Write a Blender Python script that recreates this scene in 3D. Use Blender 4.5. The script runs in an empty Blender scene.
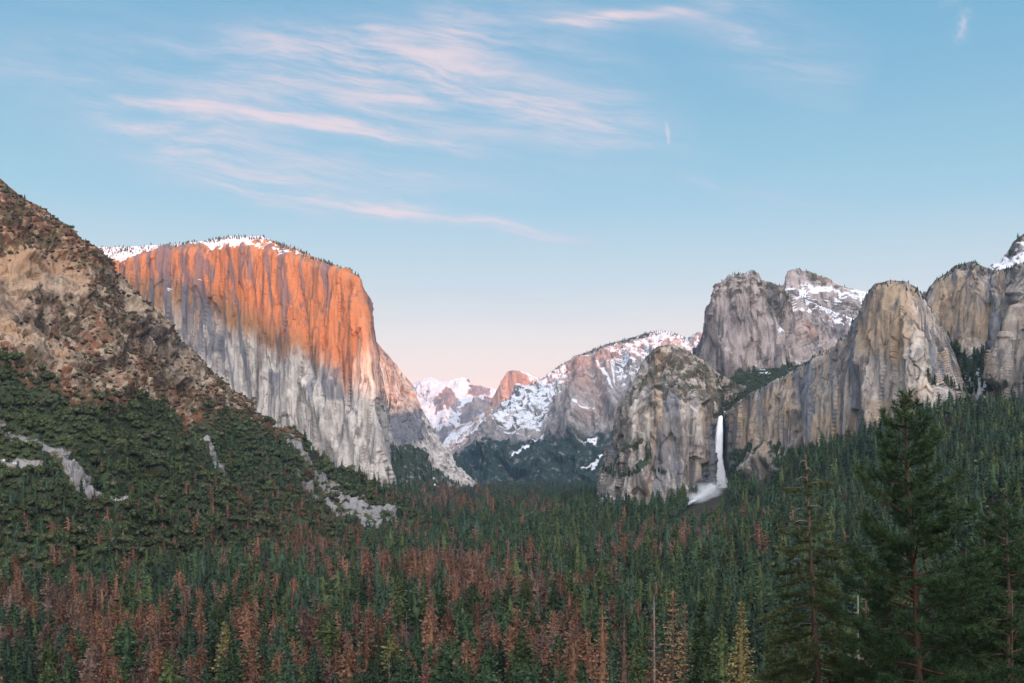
import bpy, math, random
import numpy as np
from mathutils import Vector

SC = bpy.context.scene
COL = SC.collection
F = 1083.0; CX = 512.0; HY = 470.0        # focal length in pixels, horizon row
rng = np.random.default_rng(7)
R = random.Random(11)

# ------------------------------------------------------------------ helpers
def P(x, y, D):
    """pixel and distance -> world point"""
    return np.array([(x - CX) / F * D, D, (HY - y) / F * D])

def to_px(p):
    p = np.asarray(p); Y = np.maximum(p[..., 1], 1.0)
    return CX + F * p[..., 0] / Y, HY - F * p[..., 2] / Y

def _h(ix, iy, iz, seed):
    h = (ix * 374761393 + iy * 668265263 + iz * 1274126177 + seed * 974711) & 0xFFFFFFFF
    h = ((h ^ (h >> 13)) * 1274126177) & 0xFFFFFFFF
    h = ((h ^ (h >> 16)) * 2246822519) & 0xFFFFFFFF
    return ((h ^ (h >> 15)) & 0xFFFF) / 32767.5 - 1.0

def vnoise(p, seed=0):
    p = np.asarray(p, dtype=np.float64)
    i = np.floor(p).astype(np.int64); f = p - i
    f = f * f * f * (f * (f * 6 - 15) + 10)
    r = 0
    for dx in (0, 1):
        wx = f[..., 0] if dx else 1 - f[..., 0]
        for dy in (0, 1):
            wy = f[..., 1] if dy else 1 - f[..., 1]
            for dz in (0, 1):
                wz = f[..., 2] if dz else 1 - f[..., 2]
                r = r + wx * wy * wz * _h(i[..., 0] + dx, i[..., 1] + dy, i[..., 2] + dz, seed)
    return r

def fbm(p, sc, octv=4, seed=0, gain=0.5):
    q = np.asarray(p) / np.asarray(sc)
    r = 0; a = 1.0; t = 0
    for k in range(octv):
        r = r + a * vnoise(q * (2.03 ** k) + 17.3 * k, seed + k); t += a; a *= gain
    return r / t

def ridged(p, sc, octv=4, seed=0):
    q = np.asarray(p) / np.asarray(sc)
    r = 0; a = 1.0; t = 0
    for k in range(octv):
        r = r + a * (1 - 2 * np.abs(vnoise(q * (2.03 ** k) + 9.1 * k, seed + k))); t += a; a *= 0.5
    return r / t

def blocks(p, sc, seed=0):
    """jointed blocks: one random offset and tilt per cell, with sharp steps between"""
    q = np.asarray(p) / np.asarray(sc); i = np.floor(q).astype(np.int64); best = np.full(q.shape[:-1], 1e9); val = np.zeros(q.shape[:-1])
    for dx in (-1, 0, 1):
        for dy in (-1, 0, 1):
            for dz in (-1, 0, 1):
                c = i + np.array([dx, dy, dz]); a = [_h(c[..., 0], c[..., 1], c[..., 2], seed + k) for k in range(6)]
                f = c + 0.5 + 0.48 * np.stack(a[:3], -1); r = q - f; d = (r ** 2).sum(-1)
                m = d < best; best = np.where(m, d, best)
                val = np.where(m, a[3] * 0.7 + r[..., 0] * a[4] * 0.9 + r[..., 2] * a[5] * 0.5, val)
    return val

def sstep(a, b, x):
    t = np.clip((x - a) / (b - a), 0, 1); return t * t * (3 - 2 * t)

def link(o, parent=None):
    COL.objects.link(o)
    if parent is not None: o.parent = parent
    return o

def mesh_from(name, V, faces, mats=(), smooth=False, face_mat=None):
    """V (n,3); faces: array (m,k) of one size, or list of arrays"""
    me = bpy.data.meshes.new(name)
    V = np.asarray(V, dtype=np.float32)
    if not isinstance(faces, (list, tuple)): faces = [faces]
    faces = [np.asarray(f, dtype=np.int32) for f in faces if len(f)]
    loops = np.concatenate([f.ravel() for f in faces])
    sizes = np.concatenate([np.full(len(f), f.shape[1], dtype=np.int32) for f in faces])
    starts = np.concatenate([[0], np.cumsum(sizes)[:-1]]).astype(np.int32)
    me.vertices.add(len(V)); me.vertices.foreach_set('co', V.ravel())
    me.loops.add(len(loops)); me.loops.foreach_set('vertex_index', loops)
    me.polygons.add(len(sizes)); me.polygons.foreach_set('loop_start', starts)
    me.polygons.foreach_set('loop_total', sizes)
    if smooth: me.polygons.foreach_set('use_smooth', np.ones(len(sizes), dtype=bool))
    if face_mat is not None: me.polygons.foreach_set('material_index', np.asarray(face_mat, dtype=np.int32))
    me.update(calc_edges=True)
    for m in mats: me.materials.append(m)
    return me

def attr(me, name, vals):
    a = me.attributes.new(name, 'FLOAT', 'POINT')
    a.data.foreach_set('value', np.asarray(vals, dtype=np.float32).ravel())

def seg_dist(px, py, pts):
    """distance in pixels to a polyline"""
    d = np.full(px.shape, 1e9)
    for (x0, y0), (x1, y1) in zip(pts[:-1], pts[1:]):
        dx, dy = x1 - x0, y1 - y0; L = dx * dx + dy * dy + 1e-9
        t = np.clip(((px - x0) * dx + (py - y0) * dy) / L, 0, 1)
        d = np.minimum(d, np.hypot(px - x0 - t * dx, py - y0 - t * dy))
    return d

def poly_mask(px, py, pts, soft=3.0):
    """soft inside-polygon mask"""
    inside = np.zeros(px.shape, dtype=bool)
    n = len(pts)
    for i in range(n):
        x0, y0 = pts[i]; x1, y1 = pts[(i + 1) % n]
        if y0 == y1: continue
        c = ((y0 > py) != (y1 > py)) & (px < (x1 - x0) * (py - y0) / (y1 - y0) + x0)
        inside ^= c
    d = seg_dist(px, py, list(pts) + [pts[0]])
    return sstep(-soft, soft, np.where(inside, d, -d))

# ------------------------------------------------------------------ materials
class NT:
    def __init__(s, tree): s.t = tree; s.n = tree.nodes; s.l = tree.links
    def new(s, typ, **kw):
        n = s.n.new(typ)
        for k, v in kw.items(): setattr(n, k, v)
        return n
    def put(s, sock, v):
        if hasattr(v, 'is_linked') or hasattr(v, 'links'): s.l.new(v, sock)
        else: sock.default_value = v
    def math(s, op, a, b=None, c=None, clamp=False):
        n = s.new('ShaderNodeMath', operation=op, use_clamp=clamp)
        for i, v in enumerate((a, b, c)):
            if v is not None: s.put(n.inputs[i], v)
        return n.outputs[0]
    def mix(s, f, a, b, blend='MIX'):
        n = s.new('ShaderNodeMix', data_type='RGBA', blend_type=blend, clamp_factor=True)
        s.put(n.inputs[0], f)
        for i, v in ((6, a), (7, b)):
            if isinstance(v, (tuple, list)): v = tuple(v) + ((1.0,) if len(v) == 3 else ())
            s.put(n.inputs[i], v)
        return n.outputs[2]
    def noise(s, vec, scale, detail=4, rough=0.55, dist=0.0, out=0):
        n = s.new('ShaderNodeTexNoise'); s.put(n.inputs['Vector'], vec)
        n.inputs['Scale'].default_value = scale; n.inputs['Detail'].default_value = detail
        n.inputs['Roughness'].default_value = rough; n.inputs['Distortion'].default_value = dist
        return n.outputs[out]
    def scale(s, vec, xyz):
        n = s.new('ShaderNodeVectorMath', operation='MULTIPLY'); s.put(n.inputs[0], vec); n.inputs[1].default_value = xyz
        return n.outputs[0]
    def sstep(s, x, a, b):
        n = s.new('ShaderNodeMapRange', interpolation_type='SMOOTHSTEP')
        s.put(n.inputs[0], x); s.put(n.inputs[1], a); s.put(n.inputs[2], b)
        return n.outputs[0]
    def attr(s, name):
        return s.new('ShaderNodeAttribute', attribute_name=name).outputs['Fac']
    def ramp(s, f, stops, interp='LINEAR'):
        n = s.new('ShaderNodeValToRGB'); s.put(n.inputs[0], f); cr = n.color_ramp; cr.interpolation = interp
        while len(cr.elements) > 1: cr.elements.remove(cr.elements[-1])
        cr.elements[0].position = stops[0][0]; cr.elements[0].color = tuple(stops[0][1]) + (1,)
        for p, c in stops[1:]:
            e = cr.elements.new(p); e.color = tuple(c) + (1,)
        return n.outputs[0]

def new_mat(name):
    m = bpy.data.materials.new(name); m.use_nodes = True
    t = NT(m.node_tree); t.n.clear()
    out = t.new('ShaderNodeOutputMaterial')
    b = t.new('ShaderNodeBsdfPrincipled'); b.inputs['Roughness'].default_value = 0.9
    b.inputs['Specular IOR Level'].default_value = 0.15
    t.l.new(b.outputs[0], out.inputs[0])
    return m, t, b

def rock_mat(name, light, dark, warm=(0.30, 0.19, 0.11), stain_shade=(0.07, 0.075, 0.085), grain=1.0, streak=1.0,
             soil=(0.10, 0.075, 0.055), leaf=(0.022, 0.03, 0.018), leaf2=(0.075, 0.06, 0.035), bump=1.0, snow_lo=0.55, vert=1.0, varnish=0.6, varn_col=(0.07, 0.06, 0.06)):
    """granite: vertical streaks, blotches, cracks; attributes: veg, snow, warm, stain"""
    m, t, b = new_mat(name)
    pos = t.new('ShaderNodeNewGeometry').outputs['Position']
    nrm = t.new('ShaderNodeNewGeometry').outputs['Normal']
    nz = t.new('ShaderNodeSeparateXYZ'); t.l.new(nrm, nz.inputs[0]); nz = nz.outputs[2]
    wob = t.new('ShaderNodeVectorMath', operation='MULTIPLY_ADD')
    t.l.new(t.noise(pos, 0.012 / grain, 3, out=1), wob.inputs[0]); wob.inputs[1].default_value = (14 * grain,) * 3; t.l.new(pos, wob.inputs[2])
    wp = wob.outputs[0]
    vs = t.scale(wp, (1, 1, 0.07 / vert))
    s1 = t.noise(vs, 0.035 / grain, 6, 0.62)
    s2 = t.noise(vs, 0.011 / grain, 4, 0.55)
    bl = t.noise(wp, 0.008 / grain, 6, 0.6)
    fine = t.noise(t.scale(pos, (1, 1, 0.45)), 0.10 / grain, 6, 0.78)
    f = t.math('ADD', t.math('MULTIPLY', s1, 0.55 * streak), t.math('MULTIPLY', bl, 0.45))
    f = t.math('ADD', f, t.math('MULTIPLY', fine, 0.35))
    f = t.sstep(f, 0.55, 0.82)
    col = t.mix(f, dark, light)
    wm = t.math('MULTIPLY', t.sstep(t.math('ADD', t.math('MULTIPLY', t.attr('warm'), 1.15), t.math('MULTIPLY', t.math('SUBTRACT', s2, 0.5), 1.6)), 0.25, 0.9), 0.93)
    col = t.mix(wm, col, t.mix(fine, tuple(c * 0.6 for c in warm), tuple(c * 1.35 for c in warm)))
    sm = t.sstep(t.math('ADD', t.math('MULTIPLY', t.attr('stain_shade'), 1.3), t.math('MULTIPLY', t.math('SUBTRACT', s1, 0.5), 1.7)), 0.32, 0.75)
    col = t.mix(t.math('MULTIPLY', sm, 0.8), col, stain_shade)
    # dark water streaks running down the face
    va = t.noise(t.scale(wp, (1, 1, 0.035 / vert)), 0.050 / grain, 5, 0.62)
    vb = t.noise(pos, 0.006 / grain, 3, 0.6)
    vk = t.math('MULTIPLY', t.sstep(va, 0.49, 0.63), t.sstep(vb, 0.36, 0.58))
    col = t.mix(t.math('MULTIPLY', vk, varnish), col, varn_col)
    # dark cracks, mostly upright
    ck = t.noise(t.scale(wp, (1, 1, 0.05 / vert)), 0.024 / grain, 2.5, 0.5)
    ck = t.sstep(t.math('ABSOLUTE', t.math('SUBTRACT', ck, 0.5)), 0.0, 0.014)
    col = t.mix(t.math('MULTIPLY', t.math('SUBTRACT', 1.0, ck), 0.5), col, tuple(c * 0.3 for c in dark))
    # scrub and soil
    vn = t.noise(pos, 0.034 / grain, 7, 0.72)
    vm = t.sstep(t.math('ADD', t.attr('veg'), t.math('MULTIPLY', t.math('SUBTRACT', vn, 0.5), 2.2)), 0.42, 0.62)
    vc = t.mix(t.noise(pos, 0.055 / grain, 4, 0.7), leaf, leaf2)
    vc = t.mix(t.sstep(t.noise(pos, 0.016 / grain, 4, 0.6), 0.45, 0.62), vc, soil)
    vc = t.mix(t.sstep(t.attr('green'), 0.2, 0.8), vc, t.mix(fine, leaf, tuple(c * 1.7 for c in leaf)))
    col = t.mix(vm, col, vc)
    # snow
    sn = t.noise(pos, 0.028 / grain, 7, 0.68)
    sa = t.math('ADD', t.attr('snow'), t.math('MULTIPLY', t.math('SUBTRACT', sn, 0.5), 1.9))
    sa = t.math('ADD', sa, t.math('MULTIPLY', t.math('SUBTRACT', nz, snow_lo), 0.55))
    sa = t.sstep(sa, 0.46, 0.56)
    col = t.mix(sa, col, (0.50, 0.515, 0.55))
    t.l.new(col, b.inputs['Base Color'])
    bp = t.new('ShaderNodeBump'); bp.inputs['Strength'].default_value = 0.9 * bump; bp.inputs['Distance'].default_value = 5.0 * grain
    hgt = t.math('ADD', t.math('MULTIPLY', s1, 0.8), t.math('ADD', t.math('MULTIPLY', fine, 0.55), t.math('MULTIPLY', ck, 0.22)))
    t.l.new(hgt, bp.inputs['Height']); t.l.new(bp.outputs[0], b.inputs['Normal'])
    return m

def leaf_mat(name, ca, cb, var=0.35, trans=0.0):
    m, t, b = new_mat(name)
    oi = t.new('ShaderNodeObjectInfo')
    pos = t.new('ShaderNodeTexCoord').outputs['Object']
    n = t.noise(pos, 0.9, 3, 0.6)
    c = t.mix(t.sstep(n, 0.35, 0.65), ca, cb)
    hs = t.new('ShaderNodeHueSaturation')
    hs.inputs['Hue'].default_value = 0.5
    t.put(hs.inputs['Hue'], t.math('MULTIPLY_ADD', oi.outputs['Random'], 0.012, 0.494))
    rv = t.math('FRACT', t.math('MULTIPLY', oi.outputs['Random'], 37.7))
    t.put(hs.inputs['Value'], t.math('MULTIPLY_ADD', rv, 2 * var, 1 - var))
    t.l.new(c, hs.inputs['Color'])
    t.l.new(hs.outputs[0], b.inputs['Base Color'])
    b.inputs['Roughness'].default_value = 0.75
    return m

def bark_mat(name, ca, cb, sc=3.0):
    m, t, b = new_mat(name)
    pos = t.new('ShaderNodeTexCoord').outputs['Object']
    n = t.noise(t.scale(pos, (1, 1, 0.2)), sc, 5, 0.65)
    t.l.new(t.mix(t.sstep(n, 0.35, 0.65), ca, cb), b.inputs['Base Color'])
    bp = t.new('ShaderNodeBump'); bp.inputs['Strength'].default_value = 0.6; bp.inputs['Distance'].default_value = 0.05
    t.l.new(n, bp.inputs['Height']); t.l.new(bp.outputs[0], b.inputs['Normal'])
    return m

# ------------------------------------------------------------------ terrain pieces built from surveyed columns
MT = {}
def mountain(name, cols, mat, px_step=1.0, vrows=200, vcurve=None, disp=(), bumps=(), masks=None, back=(350, 900), jag=1.6, label=None,
             smooth=False, steep=1.0, seed=1, topdamp=0.06):
    """cols: list of columns, each a list of (x, y, D) from the foot to the skyline.
    A dense surface is stretched over them, pushed in and out along its normal by rock relief,
    and continued over the crest and down the far side."""
    K = len(cols[0])
    cols = [[(x, y, c[0][2] + (D - c[0][2]) * steep) for x, y, D in c] for c in cols]
    key = np.array([[P(*r) for r in c] for c in cols])             # (n, K, 3)
    pxk = np.array([[(r[0], r[1]) for r in c] for c in cols], dtype=float)
    # parameter along the columns: pixel length plus a share of the depth step
    seg = np.hypot(*(pxk[1:, -1] - pxk[:-1, -1]).T) * 0.5 + np.hypot(*(pxk[1:, 0] - pxk[:-1, 0]).T) * 0.5
    seg = seg + np.abs(key[1:, -1, 1] - key[:-1, -1, 1]) / key[1:, -1, 1] * 160
    cu = np.concatenate([[0], np.cumsum(seg)])
    nu = max(20, int(cu[-1] / px_step)); u = np.linspace(0, cu[-1], nu)
    # rows: spread by pixel height between key rows
    hk = np.abs(pxk[:, 1:, 1] - pxk[:, :-1, 1]).max(0) + 4
    cv = np.concatenate([[0], np.cumsum(hk)]); v = np.linspace(0, cv[-1], vrows)
    A = np.empty((nu, K, 3))
    for k in range(K):
        for c in range(3): A[:, k, c] = np.interp(u, cu, key[:, k, c])
    S = np.empty((nu, vrows, 3))
    ki = np.clip(np.searchsorted(cv, v, side='right') - 1, 0, K - 2); kf = (v - cv[ki]) / (cv[ki + 1] - cv[ki])
    kf = np.clip(kf, 0, 1)
    S = A[:, ki, :] * (1 - kf)[None, :, None] + A[:, ki + 1, :] * kf[None, :, None]
    # soften the corners between key rows and columns a little
    for it in range(6):
        S[:, 1:-1] = 0.5 * S[:, 1:-1] + 0.25 * (S[:, :-2] + S[:, 2:])
    for it in range(3):
        S[1:-1] = 0.5 * S[1:-1] + 0.25 * (S[:-2] + S[2:])
    S0 = S.copy()
    px, py = to_px(S0)
    vn = np.linspace(0, 1, vrows)[None, :]
    du = np.gradient(S0, axis=0); dv = np.gradient(S0, axis=1)
    N = np.cross(du, dv); N /= np.linalg.norm(N, axis=2, keepdims=True) + 1e-9
    for it in range(12):
        N[1:-1] = (N[:-2] + N[1:-1] * 2 + N[2:]) / 4
    flip = (N * S0).sum(2).mean() > 0
    if flip: N = -N
    damp = sstep(1.0, 1.0 - topdamp, vn) * 0.93 + 0.07
    d = np.zeros((nu, vrows))
    for kind, sc, amp, octv in disp:
        sd = seed * 31 + len(kind) + int(amp)
        if kind == 'ridge': n = ridged(S0, sc, octv, sd)
        elif kind == 'block': n = blocks(S0 + 0.25 * np.asarray(sc) * fbm(S0, sc, 2, sd)[..., None], sc, sd)
        elif kind == 'step':                                          # ledges and blocks
            q = fbm(S0, sc, octv, sd); n = np.floor(q * 6) / 6 + 0.35 * (q - np.floor(q * 6) / 6)
        else: n = fbm(S0, sc, octv, sd)
        d += n * amp
    d *= damp
    for pts, w, amp in bumps:
        d += amp * sstep(0.98, 0.5, vn) * np.exp(-(seg_dist(px + 2 * fbm(S0, (w * 3 * S0[:, :, 1].mean() / F,) * 3, 2, 5), py, pts) / w) ** 2)
    S = S0 + N * d[..., None]
    # jagged crest
    cr = fbm(np.stack([u * 0 + S0[:, -1, 0], S0[:, -1, 1], u * 0], 1), (9 * S0[:, -1, 1:2].mean() / F,) * 3, 4, seed + 90)
    S[:, :, 2] += (jag * cr * S0[:, -1, 1] / F)[:, None] * vn ** 6
    # far side
    last = S[:, -1, :]
    rows = [S]
    r = last / np.linalg.norm(last, axis=1, keepdims=True)
    b1 = last + r * (back[0] * 0.3); b1[:, 2] = last[:, 2] - back[0] * 0.06
    b2 = last + r * back[0]; b2[:, 2] = last[:, 2] - back[0] * 0.30
    b3 = last + r * back[1]; b3[:, 2] = np.minimum(-170, last[:, 2] - back[1] * 0.8)
    S = np.concatenate([S, b1[:, None], b2[:, None], b3[:, None]], axis=1)
    f0 = S[:, 0].copy(); f0[:, 2] -= 110; f0 -= r * 20; S = np.concatenate([f0[:, None], S], axis=1)
    # close both ends
    e0 = S[0] + r[0] * back[0]; e0[:, 2] -= 60; e1 = S[-1] + r[-1] * back[0]; e1[:, 2] -= 60
    S = np.concatenate([e0[None], S, e1[None]], axis=0)
    n0, n1 = S.shape[:2]
    idx = np.arange(n0 * n1).reshape(n0, n1)
    q = np.stack([idx[:-1, :-1], idx[1:, :-1], idx[1:, 1:], idx[:-1, 1:]], -1).reshape(-1, 4)
    if flip: q = q[:, ::-1]
    me = mesh_from(name, S.reshape(-1, 3), q, [mat], smooth=smooth)
    full = {}
    SB = S0.copy(); SB[:, :, :2] = S0[:, vrows // 2, None, :2]               # upright streaks keep to their own column of rock
    mk = masks(px, py, SB, vn, fbm) if masks else {}
    for nm in ('veg', 'snow', 'warm', 'stain_shade', 'green'):
        a = mk.get(nm, np.zeros((nu, vrows)))
        a = np.broadcast_to(a, (nu, vrows))
        a = np.concatenate([a[:, :1], a, a[:, -1:], a[:, -1:], a[:, -1:]], axis=1)
        a = np.concatenate([a[:1], a, a[-1:]], axis=0)
        attr(me, nm, a)
    o = link(bpy.data.objects.new(name, me)); o['kind'] = 'structure'
    if label: o['label'] = label
    MT[name] = dict(S=S[1:-1, :vrows], px=px, py=py, mk=mk, N=N)
    return o

def blotch(px, py, pts, soft, warp=6, sc=14, seed=3):
    """soft polygon with a ragged outline"""
    q = np.stack([px, py, px * 0], -1)
    return poly_mask(px + warp * fbm(q, (sc,) * 3, 3, seed), py + warp * fbm(q, (sc,) * 3, 3, seed + 9), pts, soft)

def line_mask(px, py, pts, w, warp=2.0, sc=9, seed=4):
    q = np.stack([px, py, px * 0], -1)
    return np.exp(-(seg_dist(px + warp * fbm(q, (sc,) * 3, 3, seed), py + warp * fbm(q, (sc,) * 3, 3, seed + 5), pts) / w) ** 2)

# --- great sheer granite monolith, left of centre
granite_pale = rock_mat('pale granite', (0.47, 0.432, 0.39), (0.185, 0.165, 0.15), warm=(0.25, 0.118, 0.046), varnish=0.85, varn_col=(0.07, 0.05, 0.05), stain_shade=(0.085, 0.09, 0.115), streak=1.15, vert=1.6, bump=0.8)
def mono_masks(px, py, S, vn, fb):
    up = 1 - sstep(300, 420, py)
    w = 0.85 * up + 0.25 * blotch(px, py, [(150, 255), (240, 255), (350, 275), (362, 330), (372, 420), (330, 380), (250, 330), (160, 290)], 18)  # warm rock stain up high, its colour deepened towards sunset orange
    w = w - 0.38 * blotch(px, py, [(130, 285), (190, 300), (245, 322), (280, 370), (300, 440), (200, 420), (130, 330)], 26, 14, 30)  # warm tone cut where the shadow falls; shade put into the colour
    st = 0.24 * blotch(px, py, [(120, 255), (235, 250), (245, 300), (160, 292)], 16) + 0.25 * blotch(px, py, [(155, 300), (240, 305), (260, 350), (255, 400), (215, 385), (165, 330)], 10)  # left face darkened: weaker glow there put into the stain colour
    st = st + 0.5 * blotch(px, py, [(262, 370), (282, 372), (288, 400), (270, 398)], 6)
    st = st + 0.3 * line_mask(px, py, [(308, 320), (318, 390), (335, 420)], 5) + 0.3 * line_mask(px, py, [(222, 300), (222, 370)], 5)
    st = st + 0.55 * blotch(px, py, [(318, 370), (345, 365), (350, 400), (330, 405)], 6)
    st = st + 0.75 * blotch(px, py, [(389, 408), (418, 412), (425, 440), (400, 450), (387, 440)], 6)
    st = st + 0.35 * blotch(px, py, [(361, 300), (372, 345), (385, 430), (389, 470), (386, 470), (374, 400)], 4, 2)  # recess beside the nose darkened, its shade put into the colour
    ve = 0.75 * blotch(px, py, [(385, 446), (402, 444), (420, 448), (440, 470), (452, 489), (386, 495)], 4)
    ve = np.maximum(ve, 0.35 * line_mask(px, py, [(110, 258), (150, 262), (210, 262), (300, 268)], 4) * 0)
    sn = 0.75 * blotch(px, py, [(90, 240), (130, 243), (215, 236), (262, 235), (272, 240), (250, 247), (225, 254), (214, 252), (196, 247), (168, 248), (146, 257), (128, 264), (100, 264)], 2.5, 3)
    sn = np.maximum(sn, 0.52 * blotch(px, py, [(235, 236), (300, 250), (310, 258), (280, 260), (250, 262)], 4))
    sn = np.maximum(sn, 0.85 * line_mask(px, py, [(202, 282), (216, 281), (232, 282)], 1.0, 1.2))
    sn = np.maximum(sn, 0.72 * blotch(px, py, [(164, 289), (178, 286), (192, 287), (193, 296), (178, 294), (165, 295)], 2, 3))
    sn = np.maximum(sn, 0.40 * line_mask(px, py, [(320, 258), (356, 275)], 3))
    sn = np.maximum(sn, 0.62 * line_mask(px, py, [(428, 474), (444, 488)], 1.6)) + 0.4 * line_mask(px, py, [(388, 446), (410, 465)], 2)
    st = st + (0.35 + 0.35 * up) * sstep(0.08, 0.28, fbm(S, (26, 26, 900), 5, 78)) - 0.08
    st = st + 0.45 * up * sstep(0.1, 0.3, fbm(S, (60, 60, 160), 4, 79))
    return dict(warm=w, stain_shade=st, veg=ve, snow=sn - 0.18, green=ve)
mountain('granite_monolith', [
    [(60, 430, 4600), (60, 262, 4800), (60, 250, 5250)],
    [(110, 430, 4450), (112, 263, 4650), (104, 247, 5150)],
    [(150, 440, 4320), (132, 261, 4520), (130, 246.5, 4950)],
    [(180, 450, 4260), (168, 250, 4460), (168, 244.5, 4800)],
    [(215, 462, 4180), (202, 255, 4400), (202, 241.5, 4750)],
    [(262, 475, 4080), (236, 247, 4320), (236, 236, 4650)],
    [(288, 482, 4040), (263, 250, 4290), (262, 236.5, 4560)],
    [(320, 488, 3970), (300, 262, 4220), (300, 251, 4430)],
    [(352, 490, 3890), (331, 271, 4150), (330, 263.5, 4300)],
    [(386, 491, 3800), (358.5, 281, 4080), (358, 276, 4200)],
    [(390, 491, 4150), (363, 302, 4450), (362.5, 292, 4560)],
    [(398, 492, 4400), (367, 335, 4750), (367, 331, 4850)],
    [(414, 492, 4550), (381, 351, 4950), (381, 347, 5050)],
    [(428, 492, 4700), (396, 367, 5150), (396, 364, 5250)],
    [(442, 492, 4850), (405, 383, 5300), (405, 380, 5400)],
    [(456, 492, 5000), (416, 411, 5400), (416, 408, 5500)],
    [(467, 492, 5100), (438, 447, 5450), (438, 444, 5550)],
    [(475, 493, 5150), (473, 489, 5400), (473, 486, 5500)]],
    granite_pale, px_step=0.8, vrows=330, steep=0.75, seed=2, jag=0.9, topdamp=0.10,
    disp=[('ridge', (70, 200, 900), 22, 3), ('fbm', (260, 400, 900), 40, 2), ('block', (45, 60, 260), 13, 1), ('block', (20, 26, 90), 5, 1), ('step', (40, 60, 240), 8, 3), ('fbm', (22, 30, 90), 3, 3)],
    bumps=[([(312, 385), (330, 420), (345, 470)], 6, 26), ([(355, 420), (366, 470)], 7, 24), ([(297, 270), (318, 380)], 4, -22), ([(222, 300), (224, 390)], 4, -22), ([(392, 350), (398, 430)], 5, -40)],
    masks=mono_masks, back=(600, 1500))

# --- far snow peak, half dome, deep ridge
far_rock = rock_mat('far rock', (0.30, 0.22, 0.19), (0.11, 0.085, 0.08), grain=2.0, snow_lo=0.5, warm=(0.26, 0.18, 0.14), vert=0.6)
def peak_masks(px, py, S, vn, fb):
    sn = 0.70 - 0.5 * sstep(415, 450, py) + 0 * px
    sn = sn - 0.75 * blotch(px, py, [(430, 405), (446, 398), (460, 404), (458, 416), (436, 414)], 4) - 0.6 * blotch(px, py, [(466, 386), (490, 388), (492, 396), (470, 396)], 3)
    sn = sn - 0.7 * blotch(px, py, [(462, 412), (490, 402), (500, 415), (480, 430), (462, 424)], 5)
    return dict(snow=sn, stain_shade=0.3 * sstep(420, 450, py))
mountain('snowy_peak', [
    [(370, 475, 14000), (375, 440, 15000), (380, 404, 17000)], [(395, 475, 13800), (396, 440, 15000), (398, 393, 17000)],
    [(412, 475, 13600), (412, 430, 15000), (412, 384.5, 17000)], [(422, 475, 13500), (422, 430, 14900), (421, 379.5, 16800)],
    [(434, 475, 13400), (432, 430, 14900), (431, 377, 16800)], [(442, 475, 13400), (441, 430, 14900), (440, 381, 16800)],
    [(460, 475, 13400), (458, 430, 14900), (455, 382.5, 16800)], [(478, 475, 13600), (476, 430, 15000), (474, 387, 16800)],
    [(495, 475, 13900), (495, 430, 15200), (492, 388.5, 16800)], [(540, 475, 14000), (540, 430, 15500), (540, 398, 17000)]],
    far_rock, px_step=0.7, vrows=140, seed=4, jag=0.8,
    disp=[('ridge', (700, 900, 700), 150, 5), ('block', (220, 260, 220), 60, 1), ('fbm', (120, 140, 120), 30, 3)],
    bumps=[([(431, 378), (446, 420), (450, 460)], 7, 160), ([(412, 390), (425, 430)], 6, 120), ([(455, 385), (475, 420)], 7, 120)], masks=peak_masks, back=(700, 1500))
def dome_masks(px, py, S, vn, fb):
    sn = 0.75 * blotch(px, py, [(519, 369), (530, 372), (545, 380), (560, 390), (540, 392), (528, 381)], 2, 2) + 0.62 * blotch(px, py, [(430, 432), (470, 416), (490, 402), (497, 410), (494, 450), (430, 470)], 4, 4)
    return dict(snow=sn, warm=0.5 + 0 * px)
mountain('rounded_dome', [
    [(440, 460, 12500), (445, 445, 12700), (450, 432, 13000)], [(468, 458, 12400), (472, 435, 12600), (474, 420, 12900)],
    [(480, 455, 12350), (484, 425, 12550), (487, 409, 12800)], [(488, 452, 12300), (490, 420, 12500), (492.5, 398, 12750)],
    [(496, 450, 12300), (498, 410, 12480), (500, 385, 12700)], [(502, 450, 12320), (503, 405, 12480), (504, 377, 12700)],
    [(506, 450, 12350), (507, 402, 12520), (507, 371.8, 12700)], [(514, 450, 12700), (514, 402, 12900), (512, 370.3, 13050)],
    [(522, 450, 13000), (522, 400, 13250), (519, 370.8, 13350)], [(530, 450, 13100), (530, 400, 13300), (527, 373, 13450)],
    [(540, 450, 13100), (540, 405, 13300), (536, 377.5, 13500)], [(560, 450, 13100), (560, 410, 13300), (548, 385, 13600)], [(600, 450, 13100), (600, 420, 13300), (590, 396, 13600)]],
    rock_mat('dome rock', (0.42, 0.30, 0.24), (0.17, 0.12, 0.10), grain=2.2, warm=(0.36, 0.22, 0.15), snow_lo=0.8, vert=1.5), px_step=0.5, vrows=150, seed=6, jag=0.35,
    disp=[('ridge', (250, 400, 900), 40, 3), ('block', (100, 110, 300), 25, 1), ('fbm', (80, 90, 200), 12, 3)], masks=dome_masks, back=(600, 1500))
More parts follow.
